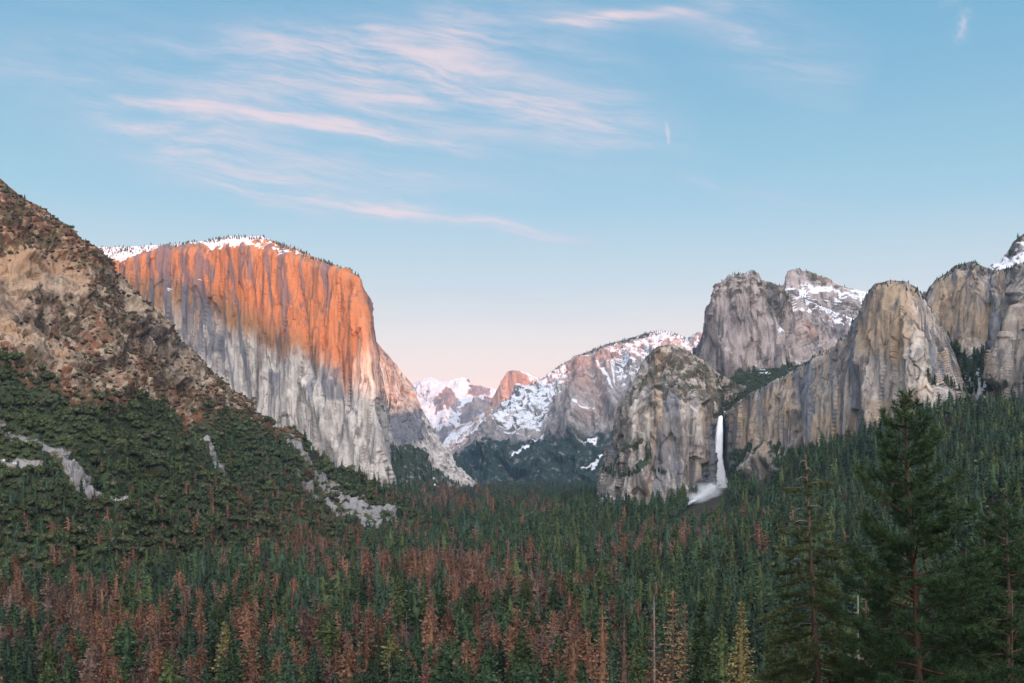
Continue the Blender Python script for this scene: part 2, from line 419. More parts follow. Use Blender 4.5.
def deep_masks(px, py, S, vn, fb):
    sn = 0.52 * blotch(px, py, [(490, 418), (500, 405), (520, 392), (560, 370), (572, 365), (565, 385), (556, 410), (545, 430), (530, 440), (505, 432), (478, 430), (470, 440)], 8, 6)
    sn = sn + 0.42 * blotch(px, py, [(607, 348), (650, 336), (705, 338), (700, 370), (640, 375), (625, 395), (610, 380)], 6)
    sn = np.maximum(sn, 0.9 * line_mask(px, py, [(597, 372), (607, 385), (614, 397)], 1.5)); sn = np.maximum(sn, 0.9 * line_mask(px, py, [(612, 365), (615, 390)], 1.2))
    sn = np.maximum(sn, 0.85 * line_mask(px, py, [(578, 417), (602, 415)], 1.0) * 0.85); sn = np.maximum(sn, 0.62 * blotch(px, py, [(576, 446), (590, 444), (600, 442), (596, 450), (580, 449)], 1.5, 2))
    sn = np.maximum(sn, 0.60 * blotch(px, py, [(594, 462), (604, 457), (596, 470), (582, 471)], 2, 2)); sn = np.maximum(sn, 0.62 * line_mask(px, py, [(512, 464), (536, 448), (546, 434)], 1.5))
    sn = np.maximum(sn, 0.7 * blotch(px, py, [(648, 334), (660, 329), (676, 331), (688, 338), (670, 342), (650, 341)], 2, 2))
    ve = 0.72 * sstep(436, 452, py + 0.10 * (px - 530)) + 0.55 * line_mask(px, py, [(520, 391), (580, 354.5), (640, 334), (700, 340)], 3)
    ve = ve * (1 - 0.9 * (sn > 0.6)) + 0.4 * blotch(px, py, [(615, 337), (650, 334), (655, 340), (620, 348)], 3)
    wm = 0.45 * blotch(px, py, [(562, 362), (590, 352), (612, 360), (612, 410), (585, 430), (560, 430)], 8)
    return dict(snow=sn - 0.02 + 0.22 * line_mask(px, py, [(520, 393), (560, 369), (600, 350)], 6), veg=ve, warm=wm, green=0.8 * sstep(430, 450, py), stain_shade=0.30 * sstep(400, 450, py))
deepk = [(400, 486), (425, 484), (440, 472), (455, 452), (470, 440), (490, 418), (505, 403), (520, 392), (540, 380), (560, 366.5), (580, 355), (600, 347), (620, 341), (640, 335), (652, 331.5), (662, 330.5), (672, 333), (685, 338), (697, 337), (720, 340), (780, 345)]
mountain('distant_ridge', [[(x + 8, 492, 6400), (x + 5, 0.42 * 490 + 0.58 * y + 3, 6900), (x, y, 7600 + 2.0 * (x - 400))] for x, y in deepk],
    rock_mat('ridge rock', (0.33, 0.29, 0.27), (0.10, 0.09, 0.09), grain=1.4, snow_lo=0.55, warm=(0.29, 0.19, 0.15), leaf=(0.014, 0.022, 0.018), leaf2=(0.03, 0.03, 0.022)), px_step=0.8, vrows=210, seed=8, jag=1.0,
    disp=[('ridge', (300, 500, 600), 80, 4), ('block', (110, 140, 220), 40, 1), ('block', (45, 50, 70), 15, 1), ('fbm', (50, 60, 70), 14, 3)],
    bumps=[([(585, 360), (572, 440)], 9, 90), ([(600, 350), (612, 420)], 6, 70), ([(552, 385), (540, 440)], 9, -30), ([(630, 345), (640, 440)], 8, 100), ([(520, 400), (490, 460)], 7, 90)], masks=deep_masks, back=(700, 2200))

# --- rocks on the right: dome, spire, buttress, hanging valley, walls
grey_rock = rock_mat('grey granite', varnish=0.75, vert=1.8, grain=0.9, bump=0.7, light=(0.30, 0.255, 0.24), dark=(0.07, 0.06, 0.06), warm=(0.25, 0.13, 0.085), snow_lo=0.6, streak=1.2)
def mdome_masks(px, py, S, vn, fb):
    sn = 0.22 * blotch(px, py, [(714, 300), (720, 280), (745, 273), (780, 282), (790, 300), (770, 310), (745, 296), (725, 302), (735, 315)], 5)
    sn = np.maximum(sn, 0.62 * blotch(px, py, [(768, 327), (776, 326), (786, 332), (778, 335)], 2, 2)); sn = np.maximum(sn, 0.52 * blotch(px, py, [(738, 360), (752, 356), (775, 364), (772, 372), (745, 368)], 3))
    sn = np.maximum(sn, 0.5 * blotch(px, py, [(785, 295), (850, 305), (870, 330), (840, 328), (800, 316)], 5)); sn = np.maximum(sn, 0.55 * blotch(px, py, [(795, 362), (804, 358), (803, 364)], 2, 2))
    ve = 0.5 * blotch(px, py, [(714, 300), (720, 280), (745, 273), (790, 288), (800, 320), (770, 318), (745, 300), (722, 310)], 6) + 0.7 * blotch(px, py, [(735, 372), (770, 366), (800, 372), (790, 395), (730, 400)], 5)
    return dict(snow=sn, veg=ve, warm=0.35 * blotch(px, py, [(785, 325), (815, 322), (828, 340), (800, 350)], 6) + 0.08, stain_shade=0.55 * sstep(0.08, 0.3, fbm(S, (34, 34, 800), 4, 77)) - 0.1 + 0.18 * blotch(px, py, [(698, 330), (712, 320), (716, 380), (700, 380)], 5), green=0.8 * sstep(355, 372, py))
mountain('middle_rock_dome', [
    [(690, 396, 3800), (693, 378, 3850), (696, 364, 3900)], [(697, 402, 3500), (699, 350, 3560), (701, 336, 3620)],
    [(706, 405, 3360), (708, 328, 3440), (710, 307, 3520)], [(718, 407, 3300), (717, 304, 3400), (718, 285, 3480)],
    [(735, 409, 3270), (733, 291, 3380), (735, 275.5, 3480)], [(755, 408, 3270), (754, 292, 3400), (755, 277, 3500)],
    [(775, 404, 3300), (773, 300, 3450), (772, 282.5, 3560)], [(800, 398, 3350), (792, 320, 3600), (785, 289, 3720)],
    [(830, 388, 3450), (815, 338, 3800), (800, 298, 4000)], [(860, 380, 3500), (850, 345, 3900), (850, 318, 4200)], [(900, 380, 3600), (890, 345, 3900), (890, 330, 4200)]],
    grey_rock, px_step=0.8, vrows=200, steep=0.6, seed=12, jag=1.6,
    disp=[('ridge', (90, 150, 400), 26, 4), ('block', (46, 56, 330), 17, 1), ('block', (18, 22, 110), 7, 1), ('fbm', (16, 20, 30), 3, 3)],
    bumps=[([(706, 320), (716, 395)], 4, -25), ([(775, 300), (800, 355)], 5, -40), ([(722, 300), (735, 395)], 6, 25)], masks=mdome_masks, back=(500, 1400))
def spire_masks(px, py, S, vn, fb):
    sn = 0.60 - 0.6 * blotch(px, py, [(785, 265), (812, 268), (845, 284), (860, 290), (840, 292), (815, 285), (798, 285), (788, 290)], 3) + 0 * px
    sn = sn - 0.42 * blotch(px, py, [(808, 300), (860, 305), (880, 340), (820, 335)], 8)
    ve = 0.5 * blotch(px, py, [(795, 268), (812, 270), (845, 284), (860, 292), (830, 290), (810, 282)], 4) + 0.42 * blotch(px, py, [(780, 296), (810, 296), (865, 305), (870, 335), (800, 330)], 8)
    return dict(snow=sn, veg=ve, warm=0.3 * blotch(px, py, [(786, 266), (800, 268), (798, 290), (786, 290)], 3))
mountain('snowy_spire_ridge', [
    [(770, 350, 3950), (774, 310, 4100), (778, 292, 4250)], [(782, 350, 3950), (784, 312, 4100), (786, 288, 4250)],
    [(788, 350, 3950), (788, 310, 4100), (787.5, 270, 4200)], [(797, 350, 3950), (797, 310, 4100), (797, 268.5, 4220)],
    [(812, 350, 3950), (812, 310, 4100), (812, 272.5, 4250)], [(826, 350, 3950), (826, 312, 4100), (826, 278, 4280)],
    [(841, 350, 3950), (841, 315, 4100), (841, 286, 4300)], [(856, 350, 3950), (856, 318, 4100), (856, 289, 4300)],
    [(867, 350, 3950), (867, 320, 4100), (867, 292, 4300)], [(885, 350, 3950), (885, 325, 4100), (885, 302, 4300)], [(930, 350, 3950), (930, 335, 4100), (930, 315, 4300)]],
    grey_rock, px_step=0.7, vrows=130, seed=13, jag=1.6, disp=[('ridge', (80, 90, 90), 22, 3), ('fbm', (25, 25, 25), 7, 3)], masks=spire_masks, back=(300, 1200))
tan_rock = rock_mat('weathered granite', (0.42, 0.37, 0.32), (0.105, 0.092, 0.085), varnish=0.78, varn_col=(0.06, 0.058, 0.062), vert=2.2, grain=0.85, bump=0.7, warm=(0.33, 0.245, 0.165), stain_shade=(0.11, 0.12, 0.145), soil=(0.11, 0.085, 0.065), leaf2=(0.085, 0.07, 0.045))
def butt_masks(px, py, S, vn, fb):
    ve = 0.58 * blotch(px, py, [(645, 352), (660, 342), (692, 350), (715, 372), (738, 382), (764, 390), (762, 420), (712, 424), (690, 400), (672, 412), (650, 400), (638, 385)], 6)
    ve = np.maximum(ve, 0.60 * line_mask(px, py, [(618, 458), (640, 440), (650, 455), (640, 475), (620, 475)], 5)) + 0.45 * line_mask(px, py, [(645, 465), (665, 475), (690, 475)], 4)
    ve = np.maximum(ve, 0.45 * blotch(px, py, [(604, 480), (620, 420), (640, 375), (648, 380), (630, 430), (616, 480)], 4))
    b1 = fbm(S, (26, 26, 500), 4, 75)
    return dict(veg=ve, warm=0.10 + 0.3 * sstep(0.02, 0.3, fbm(S, (30, 30, 500), 4, 76)) + 0.2 * blotch(px, py, [(655, 400), (715, 420), (712, 450), (680, 470), (650, 440)], 8),
                stain_shade=0.5 * sstep(0.08, 0.3, b1) + 0.04 + 0.16 * blotch(px, py, [(625, 410), (650, 410), (655, 450), (630, 440)], 8) + 0.62 * blotch(px, py, [(702, 430), (716, 416), (720, 490), (696, 488), (700, 460)], 4), green=0.8 * sstep(430, 450, py))
mountain('front_buttress', [
    [(604, 500, 3000), (606, 482, 3050), (607, 471, 3100)], [(606, 503, 2760), (612, 462, 2820), (613, 440, 2900)],
    [(612, 506, 2650), (621, 440, 2750), (620, 408, 2900)], [(622, 507, 2580), (634, 430, 2680), (632, 384, 2900)],
    [(635, 507, 2550), (645, 422, 2650), (644, 359, 2900)], [(655, 506, 2540), (660, 418, 2650), (657, 346, 2950)],
    [(672, 502, 2540), (676, 418, 2640), (675, 345, 3000)], [(688, 500, 2560), (692, 416, 2640), (692, 353, 3000)],
    [(700, 500, 2600), (703, 416, 2680), (707, 363, 3000)], [(711, 500, 2680), (712, 420, 2740), (722, 375, 3050)],
    [(714, 500, 2790), (716, 420, 2830), (738, 384, 3180)], [(732, 500, 2850), (735, 418, 2900), (762, 392, 3300)]],
    tan_rock, px_step=0.7, vrows=240, steep=0.55, seed=15, jag=1.6,
    disp=[('ridge', (60, 90, 240), 18, 4), ('block', (38, 46, 220), 15, 1), ('block', (15, 18, 80), 6.5, 1), ('fbm', (12, 14, 18), 2.5, 3)],
    bumps=[([(655, 395), (668, 490)], 5, 18), ([(640, 470), (655, 498)], 7, 22), ([(622, 420), (614, 495)], 5, -20), ([(690, 420), (698, 480)], 5, 16)], masks=butt_masks, back=(350, 1000))
hang_mat = rock_mat('hanging valley slope', (0.16, 0.14, 0.12), (0.07, 0.06, 0.05), leaf=(0.014, 0.020, 0.012), leaf2=(0.035, 0.036, 0.02))
mountain('hanging_valley', [
    [(672, 424, 2790), (668, 395, 2980), (662, 372, 3350)], [(700, 423, 2780), (705, 395, 2980), (712, 380, 3300)], [(722, 422, 2770), (728, 395, 2960), (735, 376, 3250)],
    [(745, 422, 2780), (752, 390, 2960), (760, 370, 3280)], [(775, 420, 2800), (785, 385, 3000), (795, 366, 3350)], [(810, 420, 2850), (820, 380, 3050), (830, 358, 3450)]],
    hang_mat, px_step=1.0, vrows=80, seed=16, jag=1.5, disp=[('fbm', (60, 60, 60), 14, 4)], masks=lambda px, py, S, vn, fb: dict(veg=0.9 + 0 * px, green=0.8 + 0 * px, snow=0.33 * blotch(px, py, [(735, 360), (775, 362), (770, 374), (740, 372)], 4)), back=(300, 800))
def wall_masks(px, py, S, vn, fb):
    wm = 0.55 * blotch(px, py, [(868, 318), (885, 285), (915, 286), (925, 320), (915, 350), (890, 360), (862, 352), (850, 362)], 8)
    wm = wm + 0.35 * blotch(px, py, [(735, 405), (790, 378), (796, 420), (770, 455), (735, 450)], 8) + 0.3 * blotch(px, py, [(800, 420), (900, 395), (930, 385), (920, 408), (860, 436), (800, 452)], 8)
    wm = wm + 0.25 * line_mask(px, py, [(790, 380), (795, 455)], 3) + 0.26
    st = 0.40 * blotch(px, py, [(798, 370), (838, 345), (870, 370), (880, 395), (835, 425), (800, 420)], 8) + 0.45 * blotch(px, py, [(845, 345), (866, 300), (880, 282), (888, 292), (870, 330), (855, 350)], 6)
    st = st + 0.45 * line_mask(px, py, [(797, 375), (799, 440)], 4) + 0.3 * blotch(px, py, [(925, 330), (945, 335), (955, 372), (935, 385)], 6) + 0.75 * blotch(px, py, [(724, 412), (732, 408), (740, 440), (742, 482), (724, 482)], 4)
    ve = 0.62 * blotch(px, py, [(735, 445), (760, 440), (800, 450), (790, 470), (780, 462), (765, 446), (750, 458), (742, 480), (730, 480)], 4) + 0.5 * line_mask(px, py, [(918, 378), (935, 380), (960, 392)], 4)
    ve = ve + 0.45 * line_mask(px, py, [(868, 292), (885, 280), (905, 279), (920, 288)], 3) + 0.4 * line_mask(px, py, [(742, 455), (752, 440)], 3)
    b1 = fbm(S, (26, 26, 700), 4, 71); b2 = fbm(S, (34, 34, 800), 4, 72)
    st = st + 0.55 * sstep(0.08, 0.3, b1) - 0.15; wm = wm + 0.35 * sstep(0.02, 0.3, b2) - 0.1
    return dict(warm=wm, stain_shade=st, veg=ve, green=0.8 * sstep(360, 400, py))
mountain('leaning_cliff', [
    [(726, 500, 2820), (725, 440, 2850), (728, 412, 2880)], [(735, 500, 2600), (735, 435, 2660), (735, 404, 2740)],
    [(750, 496, 2490), (750, 430, 2560), (748, 394, 2700)], [(770, 490, 2430), (768, 420, 2500), (768, 384, 2660)],
    [(795, 475, 2350), (793, 410, 2420), (792, 372, 2620)], [(820, 465, 2270), (818, 400, 2340), (817, 354, 2560)],
    [(845, 456, 2200), (843, 390, 2280), (840, 344, 2520)], [(862, 450, 2150), (858, 370, 2260), (856, 323, 2480)],
    [(876, 445, 2100), (870, 350, 2240), (866, 297, 2450)], [(890, 438, 2050), (886, 340, 2230), (873, 285, 2440)],
    [(905, 432, 2000), (902, 340, 2200), (888, 280, 2430)], [(920, 424, 1960), (917, 340, 2170), (905, 281, 2430)],
    [(932, 415, 1950), (926, 345, 2200), (918, 288, 2480)], [(945, 405, 2000), (936, 352, 2300), (926, 306, 2600)], [(965, 400, 2250), (955, 360, 2500), (945, 335, 2800)]],
    tan_rock, px_step=0.7, vrows=260, steep=0.32, smooth=True, seed=18, jag=1.4,
    disp=[('ridge', (60, 90, 420), 8, 4), ('block', (38, 46, 330), 9, 1), ('block', (15, 18, 120), 4.5, 1), ('fbm', (12, 14, 20), 2.5, 3)],
    bumps=[([(797, 372), (799, 452)], 3, -30), ([(858, 320), (880, 430)], 5, 18), ([(750, 470), (765, 452), (782, 470)], 8, 25), ([(925, 310), (938, 385)], 5, -30), ([(905, 300), (915, 400)], 5, 16)], masks=wall_masks, back=(350, 1000))
def wallb_masks(px, py, S, vn, fb):
    wm = 0.5 * blotch(px, py, [(928, 285), (955, 272), (978, 275), (985, 330), (965, 355), (935, 340)], 8) + 0.2
    st = 0.55 * blotch(px, py, [(985, 310), (1010, 320), (1012, 340), (990, 360), (980, 350)], 8) + 0.3 * blotch(px, py, [(985, 270), (1024, 270), (1024, 300), (990, 315)], 8) + 0.22 * blotch(px, py, [(1005, 310), (1030, 310), (1030, 380), (1000, 385)], 8)
    ve = 0.62 * blotch(px, py, [(936, 335), (948, 335), (965, 352), (995, 358), (1000, 390), (960, 395), (945, 370)], 5) + 0.5 * line_mask(px, py, [(930, 284), (955, 268), (985, 268), (1010, 268)], 4)
    ve = ve + 0.6 * line_mask(px, py, [(1010, 312), (996, 350)], 3) + 0.4 * sstep(362, 380, py)
    sn = 0.50 * blotch(px, py, [(970, 385), (985, 372), (1000, 380), (995, 405), (975, 400)], 5) + 0.4 * line_mask(px, py, [(975, 378), (985, 392)], 3) + 0.42 * line_mask(px, py, [(985, 268), (1024, 270)], 2)
    sn = sn + 0.7 * line_mask(px, py, [(923, 288), (922, 296)], 2.5) + 0.35 * blotch(px, py, [(960, 372), (1000, 366), (1000, 408), (965, 408)], 6)
    b1 = fbm(S, (26, 26, 700), 4, 73); b2 = fbm(S, (34, 34, 800), 4, 74)
    st = st + 0.55 * sstep(0.08, 0.3, b1) - 0.12; wm = wm + 0.35 * sstep(0.02, 0.3, b2) - 0.1
    return dict(warm=wm, stain_shade=st, veg=ve, snow=sn, green=0.9 * sstep(330, 350, py))
mountain('right_cliff', [
    [(905, 420, 2500), (908, 345, 2600), (910, 300, 2750)], [(916, 420, 2480), (917, 330, 2580), (918, 294, 2720)], [(926, 418, 2450), (926, 320, 2560), (927, 291, 2680)],
    [(936, 415, 2400), (935, 312, 2540), (935, 281, 2680)], [(950, 412, 2350), (949, 302, 2500), (948, 271.5, 2660)],
    [(962, 410, 2300), (960, 290, 2480), (957, 264, 2640)], [(975, 408, 2250), (974, 290, 2450), (970, 262, 2620)],
    [(990, 405, 2200), (988, 300, 2430), (985, 267, 2600)], [(1001, 402, 2150), (1001, 305, 2400), (1000, 270, 2580)],
    [(1012, 398, 2080), (1012, 300, 2350), (1010, 267, 2560)], [(1030, 394, 2000), (1030, 292, 2300), (1026, 262, 2550)],
    [(1080, 385, 1900), (1080, 285, 2250), (1080, 248, 2500)], [(1180, 370, 1800), (1180, 280, 2150), (1180, 240, 2400)], [(1320, 360, 1750), (1320, 280, 2100), (1320, 250, 2350)]],
    tan_rock, px_step=0.8, vrows=220, steep=0.4, smooth=True, seed=20, jag=1.6,
    disp=[('ridge', (60, 90, 420), 10, 4), ('block', (38, 46, 330), 11, 1), ('block', (15, 18, 120), 4.5, 1), ('fbm', (12, 14, 20), 2.5, 3)],
    bumps=[([(985, 290), (980, 350)], 6, -30), ([(1012, 305), (995, 355)], 4, -35), ([(1020, 310), (1005, 380)], 7, 30)], masks=wallb_masks, back=(350, 1000))
mountain('right_snow_peak', [[(955, 300, 2750), (960, 285, 2800), (965, 275, 2900)], [(982, 300, 2750), (982, 284, 2800), (982, 269, 2900)], [(998, 300, 2750), (998, 280, 2800), (998, 262, 2900)],
    [(1008, 300, 2750), (1008, 275, 2800), (1007, 252, 2900)], [(1016, 300, 2750), (1016, 270, 2800), (1015, 241, 2900)], [(1024, 300, 2750), (1024, 266, 2800), (1023, 234, 2900)],
    [(1044, 300, 2750), (1044, 262, 2800), (1044, 226, 2900)], [(1100, 300, 2750), (1100, 262, 2800), (1100, 220, 2900)], [(1250, 300, 2750), (1250, 262, 2800), (1250, 245, 2900)]],
    grey_rock, px_step=0.8, vrows=90, seed=22, jag=2.0, disp=[('ridge', (60, 70, 60), 14, 3), ('fbm', (18, 18, 18), 5, 3)],
    masks=lambda px, py, S, vn, fb: dict(snow=0.62 + 0.15 * fbm(S, (60,) * 3, 3, 2) - 0.7 * blotch(px, py, [(1005, 255), (1015, 238), (1030, 230), (1050, 235), (1020, 244), (1010, 258)], 2, 3), veg=0.35 + 0.3 * blotch(px, py, [(1000, 258), (1016, 238), (1030, 230), (1060, 228), (1016, 256)], 3)), back=(300, 900))

# --- near hillside on the left
HB = lambda x, D: (x, HY + 165.0 / D * F, D)
hk = [(-260, 1000, (-250, 420, 1350), (-245, 250, 1600), (-240, 60, 1850)), (-150, 1040, (-140, 420, 1380), (-135, 270, 1620), (-130, 95, 1860)), (-60, 1120, (-55, 410, 1440), (-52, 290, 1680), (-50, 150, 1890)),
      (0, 1180, (2, 402, 1500), (2, 300, 1720), (0, 177, 1910)), (22, 1205, (25, 404, 1525), (25, 310, 1745), (21, 195, 1930)), (42, 1225, (45, 408, 1550), (45, 320, 1770), (41, 208, 1950)),
      (62, 1250, (66, 412, 1580), (66, 330, 1800), (61, 222, 1970)), (84, 1280, (88, 418, 1620), (87, 340, 1830), (82, 238.5, 2000)), (102, 1310, (106, 424, 1660), (105, 350, 1870), (101, 251, 2040)),
      (112, 1330, (120, 428, 1690), (117, 360, 1900), (110, 264, 2070)), (130, 1360, (140, 436, 1730), (136, 372, 1940), (126, 281, 2110)), (150, 1400, (162, 442, 1780), (160, 388, 1980), (150, 306, 2140)),
      (168, 1440, (180, 448, 1820), (178, 402, 2010), (166, 331, 2170)), (192, 1500, (206, 455, 1880), (204, 414, 2060), (191, 351, 2200)), (208, 1540, (222, 460, 1910), (220, 424, 2090), (206, 364.5, 2215)),
      (222, 1580, (238, 464, 1950), (236, 432, 2110), (221, 378.5, 2235)), (240, 1630, (256, 470, 1990), (254, 444, 2140), (240, 399, 2250)), (256, 1680, (272, 476, 2030), (271, 455, 2170), (256, 421, 2270)),
      (278, 1750, (294, 484, 2090), (292, 466, 2200), (276, 433, 2290)), (312, 1860, (328, 496, 2170), (326, 482, 2260), (311, 455, 2330)), (352, 1990, (368, 512, 2260), (366, 500, 2330), (351, 478, 2375)),
      (402, 2160, (412, 530, 2350), (410, 522, 2400), (401, 505, 2430)), (432, 2280, (438, 540, 2410), (436, 534, 2440), (431, 521, 2460)), (452, 2370, (455, 546, 2440), (454, 542, 2460), (452, 535, 2490)), (480, 2450, (481, 549, 2480), (481, 548, 2500), (481, 546, 2520))]
SCREE = [([(-30, 405), (10, 430), (40, 455), (62, 482), (85, 500)], 8), ([(-10, 462), (12, 470), (30, 482)], 3), ([(268, 438), (300, 468), (345, 500), (392, 534)], 5.5), ([(292, 478), (330, 505), (372, 532)], 3.6), ([(200, 440), (222, 462), (240, 478)], 4), ([(60, 470), (85, 500), (110, 512)], 4)]
def hill_masks(px, py, S, vn, fb):
    line = np.interp(px, [-300, 0, 40, 90, 150, 210, 260, 300, 450], [370, 372, 392, 418, 415, 428, 442, 450, 520])
    low = sstep(-14, 14, py - line)
    scr = np.zeros(px.shape)
    for pts, w in SCREE: scr = np.maximum(scr, line_mask(px, py, pts, w, 1.4))
    cliff = blotch(px, py, [(-80, 250), (15, 262), (60, 262), (78, 285), (80, 305), (30, 300), (10, 330), (62, 348), (75, 372), (55, 378), (30, 355), (-60, 350)], 7, 8)
    cliff2 = blotch(px, py, [(150, 350), (185, 345), (212, 380), (196, 388), (170, 375)], 5, 5) * 0.8 + blotch(px, py, [(118, 275), (140, 300), (158, 335), (168, 360), (140, 350), (125, 310)], 6, 5) * 0.9
    ve = 0.50 + 0.50 * low - 0.5 * cliff - 0.4 * cliff2 + 0.14 * (1 - sstep(230, 300, py)) + 0.06 * sstep(90, 160, px) - 1.3 * scr * low
    red = (1 - sstep(240, 300, py)) * 0.5  # reddish weathered rock up high, weak evening glow also put into its colour
    st = 0.35 * blotch(px, py, [(95, 270), (115, 275), (130, 320), (145, 345), (125, 350), (105, 310)], 6) + 1.0 * scr
    sn = 0.42 * line_mask(px, py, [(2, 465), (22, 478)], 3) + 0.30 * line_mask(px, py, [(203, 446), (220, 458)], 2.5) + 0.2 * line_mask(px, py, [(345, 505), (380, 530)], 3)
    return dict(veg=ve, green=low * (1 - scr), warm=0.22 + red + 0.30 * cliff - 0.6 * scr, stain_shade=st, snow=sn - 0.05, scree=scr, low=low)
mountain('hillside', [[HB(x, d), a, b_, c] for x, d, a, b_, c in hk],
    rock_mat('hillside rock', varnish=0.3, light=(0.34, 0.265, 0.19), dark=(0.055, 0.04, 0.032), warm=(0.30, 0.185, 0.11), soil=(0.14, 0.062, 0.036), leaf=(0.026, 0.034, 0.017), leaf2=(0.12, 0.068, 0.036), snow_lo=0.75, stain_shade=(0.19, 0.195, 0.2), grain=0.6), px_step=1.0, vrows=330, seed=25, jag=3.5,
    disp=[('ridge', (170, 190, 170), 36, 4), ('block', (50, 60, 34), 14, 1), ('block', (12, 14, 9), 4, 1), ('step', (40, 45, 34), 10, 4), ('fbm', (14, 15, 12), 5, 4)],
    bumps=[([(108, 262), (122, 320), (150, 380), (190, 430)], 9, -42), ([(60, 240), (85, 330), (110, 400)], 10, 26), ([(150, 320), (205, 390)], 8, 22), ([(20, 260), (30, 350)], 10, 18)], masks=hill_masks, back=(300, 900))

# ------------------------------------------------------------------ ground sheet, thin-plate through surveyed heights
gp = []
def G(x, D, z): gp.append(((x - CX) / F * D, D, z))
for x, D, z in [(512, 100, -42), (512, 200, -78), (512, 400, -122), (512, 650, -148), (300, 650, -152), (100, 650, -152), (-200, 500, -140), (700, 650, -146), (850, 620, -140), (1000, 560, -125), (1100, 500, -110),
                (905, 60, -25), (815, 70, -28), (1010, 62, -25), (745, 160, -50), (690, 150, -48), (640, 160, -52), (900, 160, -52), (1050, 160, -50), (800, 260, -86), (1000, 260, -82), (650, 300, -100), (950, 400, -108),
                (1000, 1500, 18), (1000, 1150, -35), (1000, 900, -78), (900, 1500, -48), (900, 900, -112), (850, 1800, -30), (800, 1750, -80), (760, 2000, -96), (720, 1900, -116), (640, 2500, -150),
                (1024, 1780, 52), (990, 1880, 64), (1150, 1600, 95), (960, 1900, 105), (905, 1950, 70), (845, 2130, 38), (780, 2330, 0), (745, 2420, -40), (722, 2650, -62), (705, 2500, -72), (650, 2540, -90), (606, 2700, -103), (700, 2350, -86), (640, 2400, -94), (600, 2500, -112),
                (387, 3780, -100), (430, 4500, -122), (476, 5100, -138), (540, 6500, -142), (600, 6500, -142), (450, 7500, -142), (520, 3500, -152), (480, 2500, -155), (300, 1500, -156), (100, 1150, -156), (-100, 1000, -150), (400, 1000, -154), (550, 1200, -154), (700, 1200, -150), (620, 4500, -150), (560, 5200, -148), (650, 5500, -120),
                (300, 3800, -60), (-200, 3000, 60), (1300, 2600, 250)]: G(x, D, z)
gp += [(0, 0, -1.7), (0, 30, -14), (-60, 0, -2), (60, 0, -1), (-200, 100, -55), (-500, 300, -120), (200, 60, -10), (500, 200, -20), (0, -60, 14), (0, -400, 70), (-600, -300, 20), (700, -300, 110), (0, -1500, 160), (-1500, -1000, 40), (1500, -1000, 220), (1500, 800, 160), (2500, 2000, 250), (-2500, 1500, 50)]
GPA = np.array(gp)
_d = np.hypot(GPA[:, None, 0] - GPA[None, :, 0], GPA[:, None, 1] - GPA[None, :, 1])
_n = len(GPA)
_M = np.zeros((_n + 1, _n + 1)); _M[:_n, :_n] = -_d; _M[:_n, _n] = 1; _M[_n, :_n] = 1
GW = np.linalg.solve(_M, np.concatenate([GPA[:, 2], [0]]))
def ground_z(X, Y):
    X = np.asarray(X, float); Y = np.asarray(Y, float); sh = X.shape
    x = X.ravel(); y = Y.ravel(); z = np.full(x.shape, GW[-1])
    for i in range(_n): z -= GW[i] * np.hypot(x - GPA[i, 0], y - GPA[i, 1])
    r = np.hypot(x, y)
    far = np.where(y > 0, -150.0, 120.0)
    f = sstep(7000, 9000, r); z = z * (1 - f) + far * f
    z = np.where(r < 7000, np.clip(z, -158, 400), z)
    z += fbm(np.stack([x, y, x * 0], 1), (120,) * 3, 3, 77) * np.clip(r / 300, 0, 1) * 3.0
    return z.reshape(sh)
rr = np.concatenate([[0.8], np.geomspace(2.0, 45000, 230)])
aa = np.concatenate([np.linspace(-48, 48, 300), np.linspace(48, 312, 121)[1:-1]]) * math.pi / 180
GX = rr[:, None] * np.sin(aa)[None]; GY = rr[:, None] * np.cos(aa)[None]
GZ = ground_z(GX, GY)
nr, na = GX.shape; idx = np.arange(nr * na).reshape(nr, na); nx = np.roll(idx, -1, axis=1)
gq = np.stack([idx[:-1], idx[1:], nx[1:], nx[:-1]], -1).reshape(-1, 4)
gmat, t, b = new_mat('forest floor')
pos = t.new('ShaderNodeNewGeometry').outputs['Position']
c = t.mix(t.sstep(t.noise(pos, 0.02, 6, 0.65), 0.4, 0.6), (0.018, 0.018, 0.012), (0.045, 0.032, 0.021))
c = t.mix(t.sstep(t.noise(pos, 0.35, 4, 0.7), 0.5, 0.7), c, (0.028, 0.03, 0.016))
t.l.new(c, b.inputs['Base Color'])
cap = np.array([[0, 0, GZ[0].mean()]])
V = np.concatenate([np.stack([GX, GY, GZ], -1).reshape(-1, 3), cap])
capf = np.stack([np.full(na, nr * na), idx[0], nx[0]], -1)
me = mesh_from('ground', V, [gq[:, ::-1], capf[:, ::-1]], [gmat], smooth=True)
o = link(bpy.data.objects.new('ground', me)); o['kind'] = 'structure'

# ------------------------------------------------------------------ low sun and the unseen western ridge, shaped to shade the valley
SUN_EL, SUN_AZ = 3.0, 15.0              # degrees; azimuth to the right of straight behind the camera
sa = math.radians(SUN_AZ); te = math.tan(math.radians(SUN_EL))
perp = np.array([math.cos(sa), math.sin(sa)]); fwd = np.array([-math.sin(sa), math.cos(sa)])
hs = [(-6000, 300), (-2500, 500), (-1200, 900), (-500, 1070), (-203, 1025), (60, 885), (300, 690), (504, 475), (605, 505), (853, 545), (1000, 640), (1250, 900), (1480, 1010), (1800, 1000), (2111, 1040), (2210, 1030), (2310, 930), (2500, 1080), (2736, 1150), (2971, 1260), (3364, 1120), (4500, 1000), (7000, 800), (10000, 500)]  # crest heights set so the ridge's shadow edges fall where wanted
RB = 6000.0
sv = np.arange(-6000, 10001, 40.0)
hv = np.interp(sv, [a for a, _ in hs], [h for _, h in hs]) + te * RB
